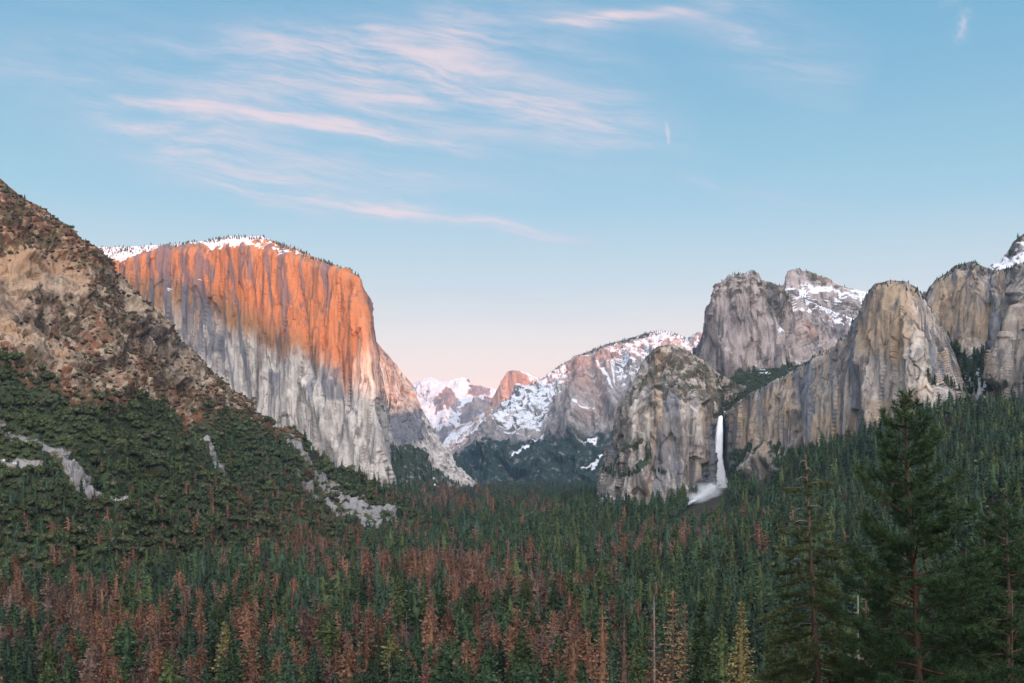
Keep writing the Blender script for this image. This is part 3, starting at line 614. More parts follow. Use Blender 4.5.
hv += 16 * fbm(np.stack([sv, sv * 0, sv * 0], 1), (150,) * 3, 4, 41)
prof = [(-900, None), (-600, .35), (-300, .68), (-120, .9), (0, 1.0), (150, .88), (400, .6), (700, .3), (1000, None)]
rows = []
for dd, k in prof:
    q = -(RB) + dd
    base = perp[None] * sv[:, None] + fwd[None] * q
    z = np.full(len(sv), 60.0) if k is None else 100 + (hv - 100) * k + (0 if k == 1 else 1) * 40 * fbm(np.stack([base[:, 0], base[:, 1], sv * 0], 1), (300,) * 3, 3, 5)
    rows.append(np.stack([base[:, 0], base[:, 1], z], 1))
S = np.stack(rows, 1); n0, n1 = S.shape[:2]; idx = np.arange(n0 * n1).reshape(n0, n1)
q = np.stack([idx[:-1, :-1], idx[1:, :-1], idx[1:, 1:], idx[:-1, 1:]], -1).reshape(-1, 4)
wm, t, b = new_mat('wooded ridge'); pos = t.new('ShaderNodeNewGeometry').outputs['Position']
t.l.new(t.mix(t.sstep(t.noise(pos, 0.01, 6, 0.6), 0.4, 0.6), (0.03, 0.04, 0.02), (0.16, 0.13, 0.1)), b.inputs['Base Color'])
o = link(bpy.data.objects.new('western_shade_ridge', mesh_from('western_shade_ridge', S.reshape(-1, 3), q, [wm], smooth=True))); o['kind'] = 'structure'
GLOW = 8.2; SKYV = 4.55; SUN_E = 5.0; HAZE = 2.9e-5; EXPO = 0.9

# ------------------------------------------------------------------ trees
class MB:
    def __init__(s): s.V = []; s.Q = []; s.T = []; s.n = 0
    def add(s, V, Q=None, T=None):
        V = np.asarray(V, float).reshape(-1, 3); s.V.append(V)
        if Q is not None and len(Q): s.Q.append(np.asarray(Q) + s.n)
        if T is not None and len(T): s.T.append(np.asarray(T) + s.n)
        s.n += len(V)
    def tube(s, pts, rad, k=6, cap=True):
        pts = np.asarray(pts, float); n = len(pts)
        d = np.gradient(pts, axis=0); d /= np.linalg.norm(d, axis=1, keepdims=True) + 1e-9
        ref = np.array([0.31, 0.95, 0.05]) if abs(d[0, 2]) > 0.7 else np.array([0, 0, 1.0])
        a = np.cross(d, ref); a /= np.linalg.norm(a, axis=1, keepdims=True) + 1e-9; b_ = np.cross(d, a)
        th = np.arange(k) * 2 * math.pi / k; rad = np.asarray(rad, float).reshape(-1, 1, 1)
        V = pts[:, None] + rad * (np.cos(th)[None, :, None] * a[:, None] + np.sin(th)[None, :, None] * b_[:, None])
        idx = np.arange(n * k).reshape(n, k); nx_ = np.roll(idx, -1, axis=1)
        Q = np.stack([idx[:-1], nx_[:-1], nx_[1:], idx[1:]], -1).reshape(-1, 4)
        s.add(V, Q)
        if cap:
            m = s.n; s.add([pts[-1] + d[-1] * rad[-1, 0, 0]]); s.T.append(np.stack([idx[-1] + m - n * k, np.roll(idx[-1], -1) + m - n * k, np.full(k, m)], -1))
    def mesh(s, name, mats, smooth=False):
        f = []
        if s.Q: f.append(np.concatenate(s.Q))
        if s.T: f.append(np.concatenate(s.T))
        return mesh_from(name, np.concatenate(s.V), f, mats, smooth)

def nrm(v): return v / (np.linalg.norm(v, axis=-1, keepdims=True) + 1e-9)

def blades(mb, C, D, L, W, g, lift=0.0):
    """leaf sprays: kite-shaped faces at C along D, length L, width W, random roll"""
    n = len(C)
    r = g.normal(size=(n, 3)); r[:, 2] *= 0.6; s_ = nrm(np.cross(D, nrm(r + np.array([0, 0, 1.2]))))
    u = nrm(np.cross(s_, D))
    L = np.asarray(L).reshape(-1, 1); W = np.asarray(W).reshape(-1, 1)
    V = np.stack([C, C + D * L * 0.45 + s_ * W * 0.5 + u * L * lift, C + D * L, C + D * L * 0.5 - s_ * W * 0.5 - u * L * lift], 1)
    mb.add(V, np.arange(4 * n).reshape(n, 4))

def conifer(seed, H=32.0, Rb=3.6, c0=0.12, whorls=26, per=7, spr=4, size=1.0, droop=0.15, gap=0.15, taper=0.9, lean=0.0, trunk_k=6, core=0.0):
    """tapered trunk and a spire of whorled branch sprays; returns trunk and crown builders"""
    g = np.random.default_rng(seed); tr, cr = MB(), MB()
    zs = np.linspace(0, H, 7); wob = np.cumsum(g.normal(size=(7, 2)) * 0.05, axis=0)
    axis = np.stack([wob[:, 0] + lean * zs, wob[:, 1], zs], 1)
    tr.tube(axis, 0.42 * (H / 32) * (1 - zs / H) ** 0.8 + 0.04, trunk_k)
    if core > 0:                                                    # the dense inner foliage, a ragged cone
        nr2, k2 = 9, 8; ring = []
        for i in range(nr2):
            f = i / (nr2 - 1); z = H * (c0 + 0.02 + (0.93 - c0) * f)
            for k in range(k2):
                q = core * Rb * ((1 - f) ** taper * 0.96 + 0.05) * g.uniform(0.6, 1.25) * min(1, 0.4 + 3.2 * f); a = 6.28 * (k + 0.5 * (i % 2)) / k2
                ring.append((np.interp(z, zs, axis[:, 0]) + q * math.cos(a), np.interp(z, zs, axis[:, 1]) + q * math.sin(a), z + g.normal() * 0.35))
        idx = np.arange(nr2 * k2).reshape(nr2, k2); n2 = np.roll(idx, -1, axis=1)
        cr.add(ring, np.stack([idx[:-1], n2[:-1], n2[1:], idx[1:]], -1).reshape(-1, 4))
    C, D, L, W = [], [], [], []
    for i in range(whorls):
        f = i / (whorls - 1); z = H * (c0 + (0.985 - c0) * f)
        Rz = Rb * ((1 - f) ** taper * 0.96 + 0.04) * (0.8 + 0.4 * g.random()) * min(1, 0.45 + 3.2 * f)
        ax = np.array([np.interp(z, zs, axis[:, 0]), np.interp(z, zs, axis[:, 1]), z])
        a0 = g.random() * 6.28
        for k in range(per):
            if g.random() < gap: continue
            a = a0 + 6.28 * k / per + g.normal() * 0.25; rl = Rz * (0.7 + 0.5 * g.random())
            pit = -droop + 0.5 * f + g.normal() * 0.10
            dr = np.array([math.cos(a) * math.cos(pit), math.sin(a) * math.cos(pit), math.sin(pit)])
            for j in range(spr):
                tt = 0.15 + 0.75 * (j + g.random() * 0.8) / spr
                c = ax + dr * rl * tt + g.normal(size=3) * 0.12
                dd = nrm(dr + np.array([g.normal() * 0.5, g.normal() * 0.5, g.normal() * 0.22 - 0.12]))
                l = size * (0.55 + 0.40 * rl * (1 - 0.5 * tt)) * (0.7 + 0.6 * g.random())
                C.append(c); D.append(dd); L.append(l); W.append(l * (0.55 + 0.3 * g.random()))
    C.append(np.array([axis[-1, 0], axis[-1, 1], H * 0.965])); D.append(np.array([0, 0, 1.0])); L.append(H * 0.04); W.append(0.5)
    blades(cr, np.array(C), np.array(D), np.array(L), np.array(W), g, 0.10)
    return tr, cr

def snag(seed, H=26.0, n=16):
    g = np.random.default_rng(seed); tr, br = MB(), MB()
    zs = np.linspace(0, H, 8); wob = np.cumsum(g.normal(size=(8, 2)) * 0.09, axis=0); axis = np.stack([wob[:, 0], wob[:, 1], zs], 1)
    tr.tube(axis, 0.30 * (1 - 0.85 * zs / H) + 0.04, 6)
    for i in range(n):
        f = 0.3 + 0.66 * g.random(); z = H * f; a = g.random() * 6.28; l = 3.2 * (1.1 - f) * (0.5 + g.random()) + 0.4
        p0 = np.array([np.interp(z, zs, axis[:, 0]), np.interp(z, zs, axis[:, 1]), z]); dr = np.array([math.cos(a), math.sin(a), -0.15 + 0.3 * g.random()])
        br.tube([p0, p0 + dr * l * 0.6, p0 + dr * l + np.array([0, 0, 0.25 * l])], [0.10, 0.07, 0.03], 4)
    return tr, br

def oak(seed, Rr=5.0, H=8.5, n=420):
    """low limbs under a broken, many-lobed crown of leaf clumps"""
    g = np.random.default_rng(seed); tr, cr = MB(), MB()
    tr.tube([(0, 0, -0.5), (0.1, 0, H * 0.2), (0.2, 0.1, H * 0.4)], [0.45, 0.36, 0.28], 6)
    lobes = []
    for k in range(9):
        a = g.random() * 6.28; q = Rr * math.sqrt(g.random()) * 0.72; z = H * (0.42 + 0.40 * g.random() * (1 - q / Rr * 0.5))
        p = np.array([math.cos(a) * q, math.sin(a) * q, z]); lobes.append((p, Rr * (0.32 + 0.2 * g.random())))
        tr.tube([(0.2, 0.1, H * 0.38), (p * 0.55 + np.array([0.1, 0, H * 0.12])), p], [0.22, 0.14, 0.05], 5)
    th = np.linspace(0, math.pi, 6); ph = np.arange(8) * math.pi / 4
    for p, q in lobes:                                              # dense inner foliage of each lobe
        v = np.array([[math.sin(a) * math.cos(b_), math.sin(a) * math.sin(b_), math.cos(a)] for a in th for b_ in ph])
        v = p + v * q * 0.85 * g.uniform(0.75, 1.2, (48, 1)) * np.array([1, 1, 0.85]); idx = np.arange(48).reshape(6, 8); n2 = np.roll(idx, -1, axis=1)
        cr.add(v, np.stack([idx[:-1], idx[1:], n2[1:], n2[:-1]], -1).reshape(-1, 4))
    C, D, L = [], [], []
    for i in range(n):
        p, q = lobes[int(g.random() * len(lobes))]
        dr = nrm(g.normal(size=3)); dr[2] = dr[2] if dr[2] > -0.35 else -dr[2]
        C.append(p + dr * q * (0.55 + 0.5 * g.random()) * np.array([1, 1, 0.9])); D.append(nrm(dr + g.normal(size=3) * 0.6)); L.append(Rr * 0.22 * (0.6 + 0.8 * g.random()))
    L = np.array(L); blades(cr, np.array(C), np.array(D), L, L * 0.75, g, 0.15)
    return tr, cr

bark = bark_mat('conifer bark', (0.05, 0.035, 0.025), (0.11, 0.075, 0.055))
bark_red = bark_mat('orange pine bark', (0.036, 0.023, 0.017), (0.085, 0.05, 0.034))
bark_grey = bark_mat('bleached dead wood', (0.085, 0.076, 0.07), (0.18, 0.165, 0.15))
LM = {
    'dark green': leaf_mat('dark green needles', (0.017, 0.034, 0.017), (0.041, 0.064, 0.028), 0.4),
    'blue green': leaf_mat('blue green needles', (0.018, 0.034, 0.022), (0.04, 0.063, 0.037), 0.4),
    'olive green': leaf_mat('olive green needles', (0.03, 0.043, 0.016), (0.066, 0.08, 0.03), 0.4),
    'rust brown': leaf_mat('rust brown dead needles', (0.088, 0.046, 0.029), (0.165, 0.083, 0.049), 0.38),
    'dull brown': leaf_mat('dull brown dead needles', (0.074, 0.048, 0.037), (0.132, 0.083, 0.063), 0.38),
    'golden': leaf_mat('yellowing needles', (0.085, 0.078, 0.03), (0.16, 0.135, 0.05), 0.2),
    'oak': leaf_mat('dark oak leaves', (0.026, 0.039, 0.016), (0.066, 0.078, 0.03), 0.26),
    'oak pale': leaf_mat('grey green oak leaves', (0.04, 0.048, 0.024), (0.085, 0.09, 0.042), 0.24),
    'scrub': leaf_mat('brown scrub leaves', (0.065, 0.04, 0.024), (0.125, 0.074, 0.042), 0.32),
}
SHAPES = [('narrow', dict(Rb=6.0, whorls=30, per=8, gap=0.10, taper=0.7)), ('broad', dict(Rb=8.2, whorls=24, per=9, gap=0.12, droop=0.25, taper=0.62)), ('ragged', dict(Rb=7.0, whorls=21, per=8, gap=0.33, c0=0.22, droop=0.05, taper=0.62))]
PROTO = {}
for ci, cname in enumerate(['dark green', 'blue green', 'olive green', 'golden']):
    for si, (sname, kw) in enumerate(SHAPES):
        tr, cr = conifer(100 + si * 7 + ci * 31, core=0.5 if sname != 'ragged' else 0.3, **kw)
        PROTO[('green', cname, sname)] = [('trunk', tr.mesh('trunk', [bark], True)), ('crown', cr.mesh('crown', [LM[cname]]))]
for ci, cname in enumerate(['rust brown', 'dull brown']):
    for si, (sname, kw) in enumerate(SHAPES):
        k2 = dict(kw); k2.update(gap=kw['gap'] + 0.12, size=0.85, c0=kw.get('c0', 0.12) + 0.08)
        tr, cr = conifer(300 + si * 7 + ci * 31, H=31, core=0.36 if sname != 'ragged' else 0.2, **k2)
        PROTO[('dead', cname, sname)] = [('trunk', tr.mesh('trunk', [bark], True)), ('crown', cr.mesh('crown', [LM[cname]]))]
for k in range(3):
    tr, br = snag(500 + k, 22 + 4 * k, 14 + 5 * k)
    PROTO[('snag', 'grey', ('sparse', 'branched', 'tall')[k])] = [('trunk', tr.mesh('trunk', [bark_grey], True)), ('branches', br.mesh('branches', [bark_grey], True))]
for k, cname in enumerate(['oak', 'oak', 'oak pale', 'scrub']):
    tr, cr = oak(600 + k, 4.4 + 0.4 * k, 8.5 + 0.6 * k)
    PROTO[('oak', cname, ('broad', 'round', 'loose', 'low')[k])] = [('trunk', tr.mesh('trunk', [bark], True)), ('crown', cr.mesh('crown', [LM[cname]]))]

def hidden_src(name, mb_list, mats):
    """one low mesh used by the far-forest scatter"""
    V, Q, T, fm, n = [], [], [], [], 0
    fq, ft = [], []
    for mi, mb in enumerate(mb_list):
        V += mb.V
        for q in mb.Q: Q.append(q + n); fq += [mi] * len(q)
        for q in mb.T: T.append(q + n); ft += [mi] * len(q)
        n += mb.n
    f = [np.concatenate(Q)] + ([np.concatenate(T)] if T else [])
    return bpy.data.objects.new(name, mesh_from(name, np.concatenate(V), f, mats, False, fq + ft))

SRC = {}
for kind, cols_, base in (('green', ['dark green', 'blue green', 'olive green'], 700), ('dead', ['rust brown', 'dull brown'], 800)):
    SRC[kind] = []
    for ci, cn in enumerate(cols_):
        for si, (sn_, kw) in enumerate(SHAPES):
            k2 = dict(kw); k2['whorls'] = int(kw['whorls'] * 0.55); k2['per'] = 5; k2['spr'] = 2; k2['size'] = 1.5; k2['trunk_k'] = 4
            k2['core'] = 0.55 if kind == 'green' else 0.4
            tr, cr = conifer(base + ci * 17 + si, **k2)
            SRC[kind].append(hidden_src('far_' + kind + '_conifer', [tr, cr], [bark, LM[cn]]))
SRC['oak'] = []
for k, cn in enumerate(['oak', 'oak', 'oak pale', 'scrub']):
    tr, cr = oak(900 + k, 5.0, 9.0, 170); SRC['oak'].append(hidden_src('far_oak', [tr, cr], [bark, LM[cn]]))

def scatter(name, pts, src, scales, picks, rots, label=None):
    me = bpy.data.meshes.new(name); pts = np.asarray(pts, np.float32)
    me.vertices.add(len(pts)); me.vertices.foreach_set('co', pts.ravel())
    attr(me, 'scl', scales); attr(me, 'rot', rots)
    a = me.attributes.new('pick', 'INT', 'POINT'); a.data.foreach_set('value', np.asarray(picks, np.int32))
    o = link(bpy.data.objects.new(name, me)); o['kind'] = 'stuff'
    if label: o['label'] = label
    ng = bpy.data.node_groups.new(name, 'GeometryNodeTree')
    ng.interface.new_socket('Geometry', in_out='INPUT', socket_type='NodeSocketGeometry'); ng.interface.new_socket('Geometry', in_out='OUTPUT', socket_type='NodeSocketGeometry')
    N = ng.nodes; L = ng.links
    gi = N.new('NodeGroupInput'); go = N.new('NodeGroupOutput'); jn = N.new('GeometryNodeJoinGeometry')
    for s_ in reversed(src):                                   # a join lists its newest link first
        oi = N.new('GeometryNodeObjectInfo'); oi.inputs['Object'].default_value = s_; oi.inputs['As Instance'].default_value = True
        L.new(oi.outputs['Geometry'], jn.inputs[0])
    mp = N.new('GeometryNodeMeshToPoints'); L.new(gi.outputs[0], mp.inputs[0])
    ip = N.new('GeometryNodeInstanceOnPoints'); L.new(mp.outputs[0], ip.inputs['Points']); L.new(jn.outputs[0], ip.inputs['Instance'])
    ip.inputs['Pick Instance'].default_value = True
    def na(nm, ty):
        n = N.new('GeometryNodeInputNamedAttribute'); n.data_type = ty; n.inputs['Name'].default_value = nm
        return [q for q in n.outputs if q.enabled][0]
    L.new(na('pick', 'INT'), ip.inputs['Instance Index']); L.new(na('scl', 'FLOAT'), ip.inputs['Scale'])
    cx = N.new('ShaderNodeCombineXYZ'); L.new(na('rot', 'FLOAT'), cx.inputs[2])
    er = N.new('FunctionNodeEulerToRotation'); L.new(cx.outputs[0], er.inputs[0]); L.new(er.outputs[0], ip.inputs['Rotation'])
    L.new(ip.outputs[0], go.inputs[0])
    o.modifiers.new('scatter', 'NODES').node_group = ng
    return o

# --- where trees stand
g = np.random.default_rng(5)
cand = []
Yd = 560.0
while Yd < 6600:
    sp_ = 14.0 + (Yd - 560) * 0.0022                       # spacing grows with distance
    half = 0.56 * Yd + 60
    xs = np.arange(-half, half, sp_)
    cand.append(np.stack([xs + g.uniform(-.5, .5, len(xs)) * sp_, Yd + g.uniform(-.5, .5, len(xs)) * sp_, np.full(len(xs), sp_)], 1))
    Yd += sp_
cand = np.concatenate(cand)
X, Y = cand[:, 0], cand[:, 1]; Z = ground_z(X, Y)
keep = np.ones(len(X), bool)
gpx, gpy = to_px(np.stack([X, Y, Z], 1))
nz_ = fbm(np.stack([X, Y, X * 0], 1), (90,) * 3, 3, 51)
keep &= ~((nz_ < -0.33) & (g.random(len(X)) < 0.75))      # small openings
# not inside the rock masses or on the hillside body
basel = np.array([HB(a, d)[:1] + (d,) for a, d, *_ in hk])
hx = (basel[:, 0] - CX) / F * basel[:, 1]
hill_front = np.interp(gpx, basel[:, 0], basel[:, 1] * 1.06, right=1e9)
keep &= ~((gpx < 452) & (Y > hill_front) & (Y < hill_front + np.where(gpx < 330, 1500, 420)))
keep &= ~((gpx < 480) & (Y > 4200) & (gpx < 300)); keep &= ~((gpx >= 360) & (gpx < 476) & (Y > np.interp(gpx, [360, 387, 390, 430, 476], [3700, 3780, 4050, 4650, 5150])))
rb = np.interp(gpx, [596, 604, 612, 640, 672, 700, 712, 724, 735, 750, 780, 845, 905, 932, 945, 985, 1030, 1200], [99999, 2950, 2640, 2540, 2530, 2590, 2680, 2720, 2590, 2480, 2390, 2190, 1995, 1945, 2000, 2200, 2000, 1750])
keep &= ~((gpx > 598) & (Y > rb - 6))
keep &= ~((gpx > 480) & (gpx <= 604) & (Y > 6450))
apr = poly_mask(gpx, gpy, [(742, 492), (742, 470), (756, 452), (768, 448), (784, 466), (782, 492)], 1) > .5
keep &= ~(apr & (Y > 2150))
spray = poly_mask(gpx, gpy, [(680, 516), (714, 486), (731, 486), (728, 504), (704, 532), (682, 532)], 1) > .5
keep &= ~(spray & (Y > 1900))
X, Y, Z, SPc, gpx, gpy, nz_ = [a[keep] for a in (X, Y, Z, cand[:, 2], gpx, gpy, nz_)]
ty = gpy - 30.0 / Y * F                                   # row of the tree top
def blob(cx, cy, sx, sy, a): return a * np.exp(-((gpx - cx) / sx) ** 2 - ((ty - cy) / sy) ** 2)
pr = 0.012 + blob(110, 640, 190, 45, .9) + blob(250, 620, 120, 26, .3) + blob(330, 640, 130, 26, .6) + blob(455, 575, 70, 28, .62) + blob(390, 560, 60, 20, .55) + blob(530, 612, 40, 22, .6) + blob(600, 615, 50, 25, .55) + blob(500, 500, 60, 10, .28) \
    + blob(448, 500, 30, 8, .8) + blob(555, 481, 40, 4.5, .95) + blob(545, 513, 14, 5, .6) + blob(640, 540, 60, 15, .22) + blob(760, 530, 60, 14, .2) + blob(470, 640, 90, 30, .32) + blob(590, 650, 60, 30, .4) + blob(960, 490, 60, 25, .14) + blob(300, 540, 90, 20, .5)
cl_ = fbm(np.stack([X, Y, X * 0], 1), (110,) * 3, 3, 61)
pr = np.clip(pr * (1.2 + 3.0 * cl_), 0.008, 0.95)
dead = (g.random(len(X)) < pr) & ~(((gpx > 740) & (Y < 1000)) | ((gpx > 930) & (Y < 1600)))
sn = g.random(len(X)) < 0.012 * (1 + 3 * (pr > .3))
hgt = np.clip(g.normal(1.06, 0.29, len(X)), 0.42, 1.75) * (1 + 0.05 * (SPc - 14)) * np.where(gpx > 620, 0.9, 1.0)
rot = g.random(len(X)) * 6.28
# hillside positions: oaks low down, brush above, conifers here and there
H_ = MT['hillside']; hp = H_['S'].reshape(-1, 3); low = H_['mk']['low'].ravel(); scr = H_['mk']['scree'].ravel()
hpx, hpy = to_px(hp)
fl = np.arange(len(hp)); ok = (hp[:, 2] > ground_z(hp[:, 0], hp[:, 1]) - 3); fl = fl[ok]
def hill_pick(n, w, mind, sd):
    gg = np.random.default_rng(sd); ww = w[fl] * (hp[fl, 1] ** 2); ww = ww / ww.sum()
    ids = gg.choice(fl, size=n, p=ww); out = []; cell = {}
    for i in ids:
        p = hp[i]; k = tuple(np.floor(p / mind).astype(int)); bad = False
        for a in (-1, 0, 1):
            for b_ in (-1, 0, 1):
                for c_ in (-1, 0, 1):
                    for q in cell.get((k[0] + a, k[1] + b_, k[2] + c_), ()):
                        if ((q - p) ** 2).sum() < mind * mind: bad = True
        if not bad: cell.setdefault(k, []).append(p); out.append(i)
    return np.array(out)
ho = hill_pick(30000, low * np.where(scr < 0.12, 1, 0.02) * (hpx > -110), 7.5, 3)
hbr = hill_pick(4200, (1 - low) * (hpx > -80) * np.clip(H_['mk']['veg'].ravel() - 0.1, 0, 1), 6.0, 4)
hc = hill_pick(8000, low * (scr < 0.15) * np.clip((hpy - 455) / 70 + 0.25 * ((hpx > 120) & (hpx < 330)), 0.004, 1) * (hpx > -60), 11.0, 6)
print('trees', len(X), dead.sum(), sn.sum(), 'oaks', len(ho), len(hbr), len(hc))

# ------------------------------------------------------------------ individuals and the far mass
allp = dict(green=[], dead=[], snag=[], oak=[])
for i in range(len(X)):
    kd = 'snag' if sn[i] else ('dead' if dead[i] else 'green')
    allp[kd].append((X[i], Y[i], Z[i] - 0.4, hgt[i], rot[i]))
hg = np.random.default_rng(77)
hpr = np.clip(0.12 + 0.75 * np.exp(-((hpx - 280) / 110) ** 2 - ((hpy - 535) / 40) ** 2) + 0.5 * np.exp(-((hpx - 60) / 110) ** 2 - ((hpy - 590) / 50) ** 2), 0, .85)
for i in hc:
    u = hg.random(); kd = 'dead' if u < hpr[i] else ('snag' if u > 0.955 else 'green')
    allp[kd].append((hp[i, 0], hp[i, 1], hp[i, 2] - 0.5, np.clip(hg.normal(.66, .16), .35, 1.0), hg.random() * 6.28))
for i in ho: allp['oak'].append((hp[i, 0], hp[i, 1], hp[i, 2] - 0.8, float(np.clip(math.exp(hg.normal(.08, .38)), .5, 2.4)), hg.random() * 6.28))

def new_thing(name, parts, loc, scl, rz, label, cat, group=None):
    r = bpy.data.objects.new(name, None); link(r); r.empty_display_size = 0.5
    r.location = loc; r.scale = (scl,) * 3; r.rotation_euler = (0, 0, rz)
    r['label'] = label; r['category'] = cat
    if group: r['group'] = group
    for pn, me in parts: link(bpy.data.objects.new(pn, me), r)
    return r
proto_of = {}
def place(kind, key, loc, scl, rz, name, label, cat, group):
    """first of a kind is built, later ones are copies of it and of its parts"""
    if key not in proto_of:
        proto_of[key] = new_thing(name, PROTO[key], loc, scl, rz, label, cat, group); return proto_of[key]
    src = proto_of[key]; r = src.copy(); COL.objects.link(r)
    r.location = loc; r.scale = (scl,) * 3; r.rotation_euler = (0, 0, rz); r['label'] = label; r['category'] = cat; r['group'] = group
    for ch in list(src.children):
        c = ch.copy(); COL.objects.link(c); c.parent = r
    return r
NAME = dict(green='conifer', dead='dead_conifer', snag='snag', oak='oak_tree')
CAT = dict(green='conifer', dead='dead conifer', snag='snag', oak='oak')
GRP = dict(green='living conifers of the valley forest', dead='dead conifers of the valley forest', snag='bare grey snags in the forest', oak='oaks on the left hillside')
HT = dict(green=32.0, dead=31.0, snag=26.0, oak=8.5)
def zone(x, y, kind, hill):
    if kind == 'oak':
        v = 'under the cliffs' if y < 430 else ('beside the hillside scree' if y < 475 else ('midway down the hillside' if y < 530 else 'at the hillside foot'))
        return v + ', ' + ('by the left edge' if x < 60 else ('below the cliff band' if x < 150 else ('towards the monolith' if x < 280 else 'at its tapering end')))
    if hill: return 'among the hillside oaks, ' + ('far left' if x < 90 else ('below the grey scree' if x < 200 else ('left of the scree' if x < 300 else 'near the valley')))
    v = 'at the bottom edge' if y > 640 else ('in the near forest' if y > 600 else ('midway up the forest' if y > 560 else 'deep in the forest'))
    h = 'far left' if x < 70 else ('under the bushy hillside' if x < 160 else ('left of the monolith' if x < 250 else ('below the monolith' if x < 340 else ('below the snowy peak' if x < 440 else ('below the distant ridge' if x < 530 else ('below the front buttress' if x < 640 else ('below the waterfall' if x < 750 else ('behind the broken-topped tree' if x < 860 else 'behind the big pine'))))))))
    return v + ', ' + h
left = dict(green=[], dead=[], snag=[], oak=[])
recs = []
for kd in ('green', 'dead', 'snag', 'oak'):
    A = np.array(allp[kd]); 
    bx, by = to_px(A[:, :3]); hh = A[:, 3] * HT[kd] / A[:, 1] * F
    vis = (bx > 2) & (bx < 1022) & (by - hh < 676)
    score = np.where(vis, hh, -1); order = np.argsort(-score)
    n = min(300, int(vis.sum())); chosen = order[:n]
    mask = np.ones(len(A), bool); mask[chosen] = False; left[kd] = A[mask]
    pg = np.random.default_rng(len(kd) * 13)
    for i in chosen:
        if kd == 'green': cn = ['dark green', 'blue green', 'olive green', 'golden'][pg.choice(4, p=[.5, .25, .225, .025])]; sh = SHAPES[pg.choice(3, p=[.45, .35, .2])][0]
        elif kd == 'dead': cn = ['rust brown', 'dull brown'][pg.choice(2, p=[.62, .38])]; sh = SHAPES[pg.choice(3, p=[.4, .3, .3])][0]
        elif kd == 'snag': cn = 'grey'; sh = ['sparse', 'branched', 'tall'][pg.choice(3)]
        else: q = pg.choice(4, p=[.42, .35, .22, .01]); cn = ['oak', 'oak', 'oak pale', 'scrub'][q]; sh = ['broad', 'round', 'loose', 'low'][q]
        x, y, z, s_, rz = A[i]; px_, py_ = bx[i], by[i]; top = py_ - hh[i]
        tall = 'tall' if s_ > np.quantile(A[:, 3], .66) else ('short' if s_ < np.quantile(A[:, 3], .33) else 'medium')
        hill = (kd != 'oak') and (z > ground_z(np.array([x]), np.array([y]))[0] + 4)
        zz = zone(px_, max(min(py_ if kd == 'oak' else top + 20, 700), 0), kd, hill)
        if kd == 'oak': lab = '%s %s oak %s' % ({'tall': 'large', 'short': 'small', 'medium': 'medium'}[tall], {'oak': 'dark green ' + sh, 'oak pale': 'grey green', 'scrub': 'brownish'}[cn], zz)
        elif kd == 'snag': lab = '%s grey %s snag %s' % (tall, sh if sh != 'tall' else 'straight', zz)
        else: lab = '%s %s %s %s %s' % (tall, sh, {'golden': 'yellowing', 'rust brown': 'rusty', 'dull brown': 'brown'}.get(cn, cn), 'conifer' if kd == 'green' else 'dead conifer', zz)
        recs.append((lab, px_, kd, (kd, cn, sh), (x, y, z), s_, rz))
ORD = ['leftmost', 'second', 'third', 'fourth', 'fifth', 'sixth', 'seventh', 'eighth', 'ninth', 'tenth', 'eleventh', 'twelfth', 'thirteenth', 'fourteenth', 'fifteenth', 'sixteenth', 'seventeenth', 'eighteenth', 'nineteenth', 'twentieth']
same = {}
for k, q in enumerate(recs): same.setdefault(q[0], []).append(k)
final = {}
for lab, ks in same.items():                                        # trees that look alike in one spot are told apart by their order there
    ks = sorted(ks, key=lambda k: recs[k][1]); n = len(ks)
    for r_, k in enumerate(ks):
        if n == 1: final[k] = lab
        elif r_ == n - 1: final[k] = lab + ', rightmost there' if n > 2 else lab + ', right of two'
        elif r_ == 0: final[k] = lab + ', leftmost there' if n > 2 else lab + ', left of two'
        else: final[k] = lab + ', ' + ORD[min(r_, 19)] + ' from left'
for k, (lab, px_, kd, key, loc, s_, rz) in enumerate(recs): place(kd, key, loc, s_, rz, NAME[kd], final[k], CAT[kd], GRP[kd])
# the remaining forest
def mass(name, A, kind, label, nlow=0):
    if len(A) == 0: return
    pg = np.random.default_rng(len(A))
    nsrc = len(SRC[kind]); bx, by = to_px(A[:, :3]); okm = (bx > -220) & (bx < 1250)
    isbr = (np.arange(len(A)) >= nlow)[okm]; A = A[okm]
    w = {'green': [.48, .26, .26], 'dead': [.62, .38], 'oak': [.42, .35, .23, .0]}[kind]
    if kind == 'oak': pk = np.where(isbr, pg.choice(4, len(A), p=[.08, .07, .2, .65]), pg.choice(4, len(A), p=w))
    else: pk = pg.choice(len(w), len(A), p=w) * 3 + pg.choice(3, len(A), p=[.5, .3, .2])
    scatter(name, A[:, :3], SRC[kind], A[:, 3], pk, A[:, 4], label)
# rim and ledge trees on the rock masses belong to the same forest
def rim(nm, n, rows, s_rng, sd, xr=None, mk=None, thr=0.4):
    gg = np.random.default_rng(sd); M = MT[nm]; S = M['S']; nu, nv = S.shape[:2]; out = []
    for _ in range(n):
        i = gg.integers(0, nu); j = int(nv * (rows[0] + (rows[1] - rows[0]) * gg.random())); j = min(j, nv - 1)
        if xr and not (xr[0] < M['px'][i, j] < xr[1]): continue
        if mk is not None and np.broadcast_to(M['mk'][mk], (nu, nv))[i, j] < thr: continue
        p = S[i, j]; out.append((p[0], p[1], p[2] - 1.0, gg.uniform(*s_rng), gg.random() * 6.28))
    return out
ex = []
ex += rim('granite_monolith', 800, (.955, 1.0), (.25, .5), 1, (100, 360)) + rim('granite_monolith', 500, (.0, .25), (.5, 1.0), 2, (386, 476), 'veg', .4)
ex += rim('distant_ridge', 900, (.97, 1.0), (.3, .75), 3, (500, 705))
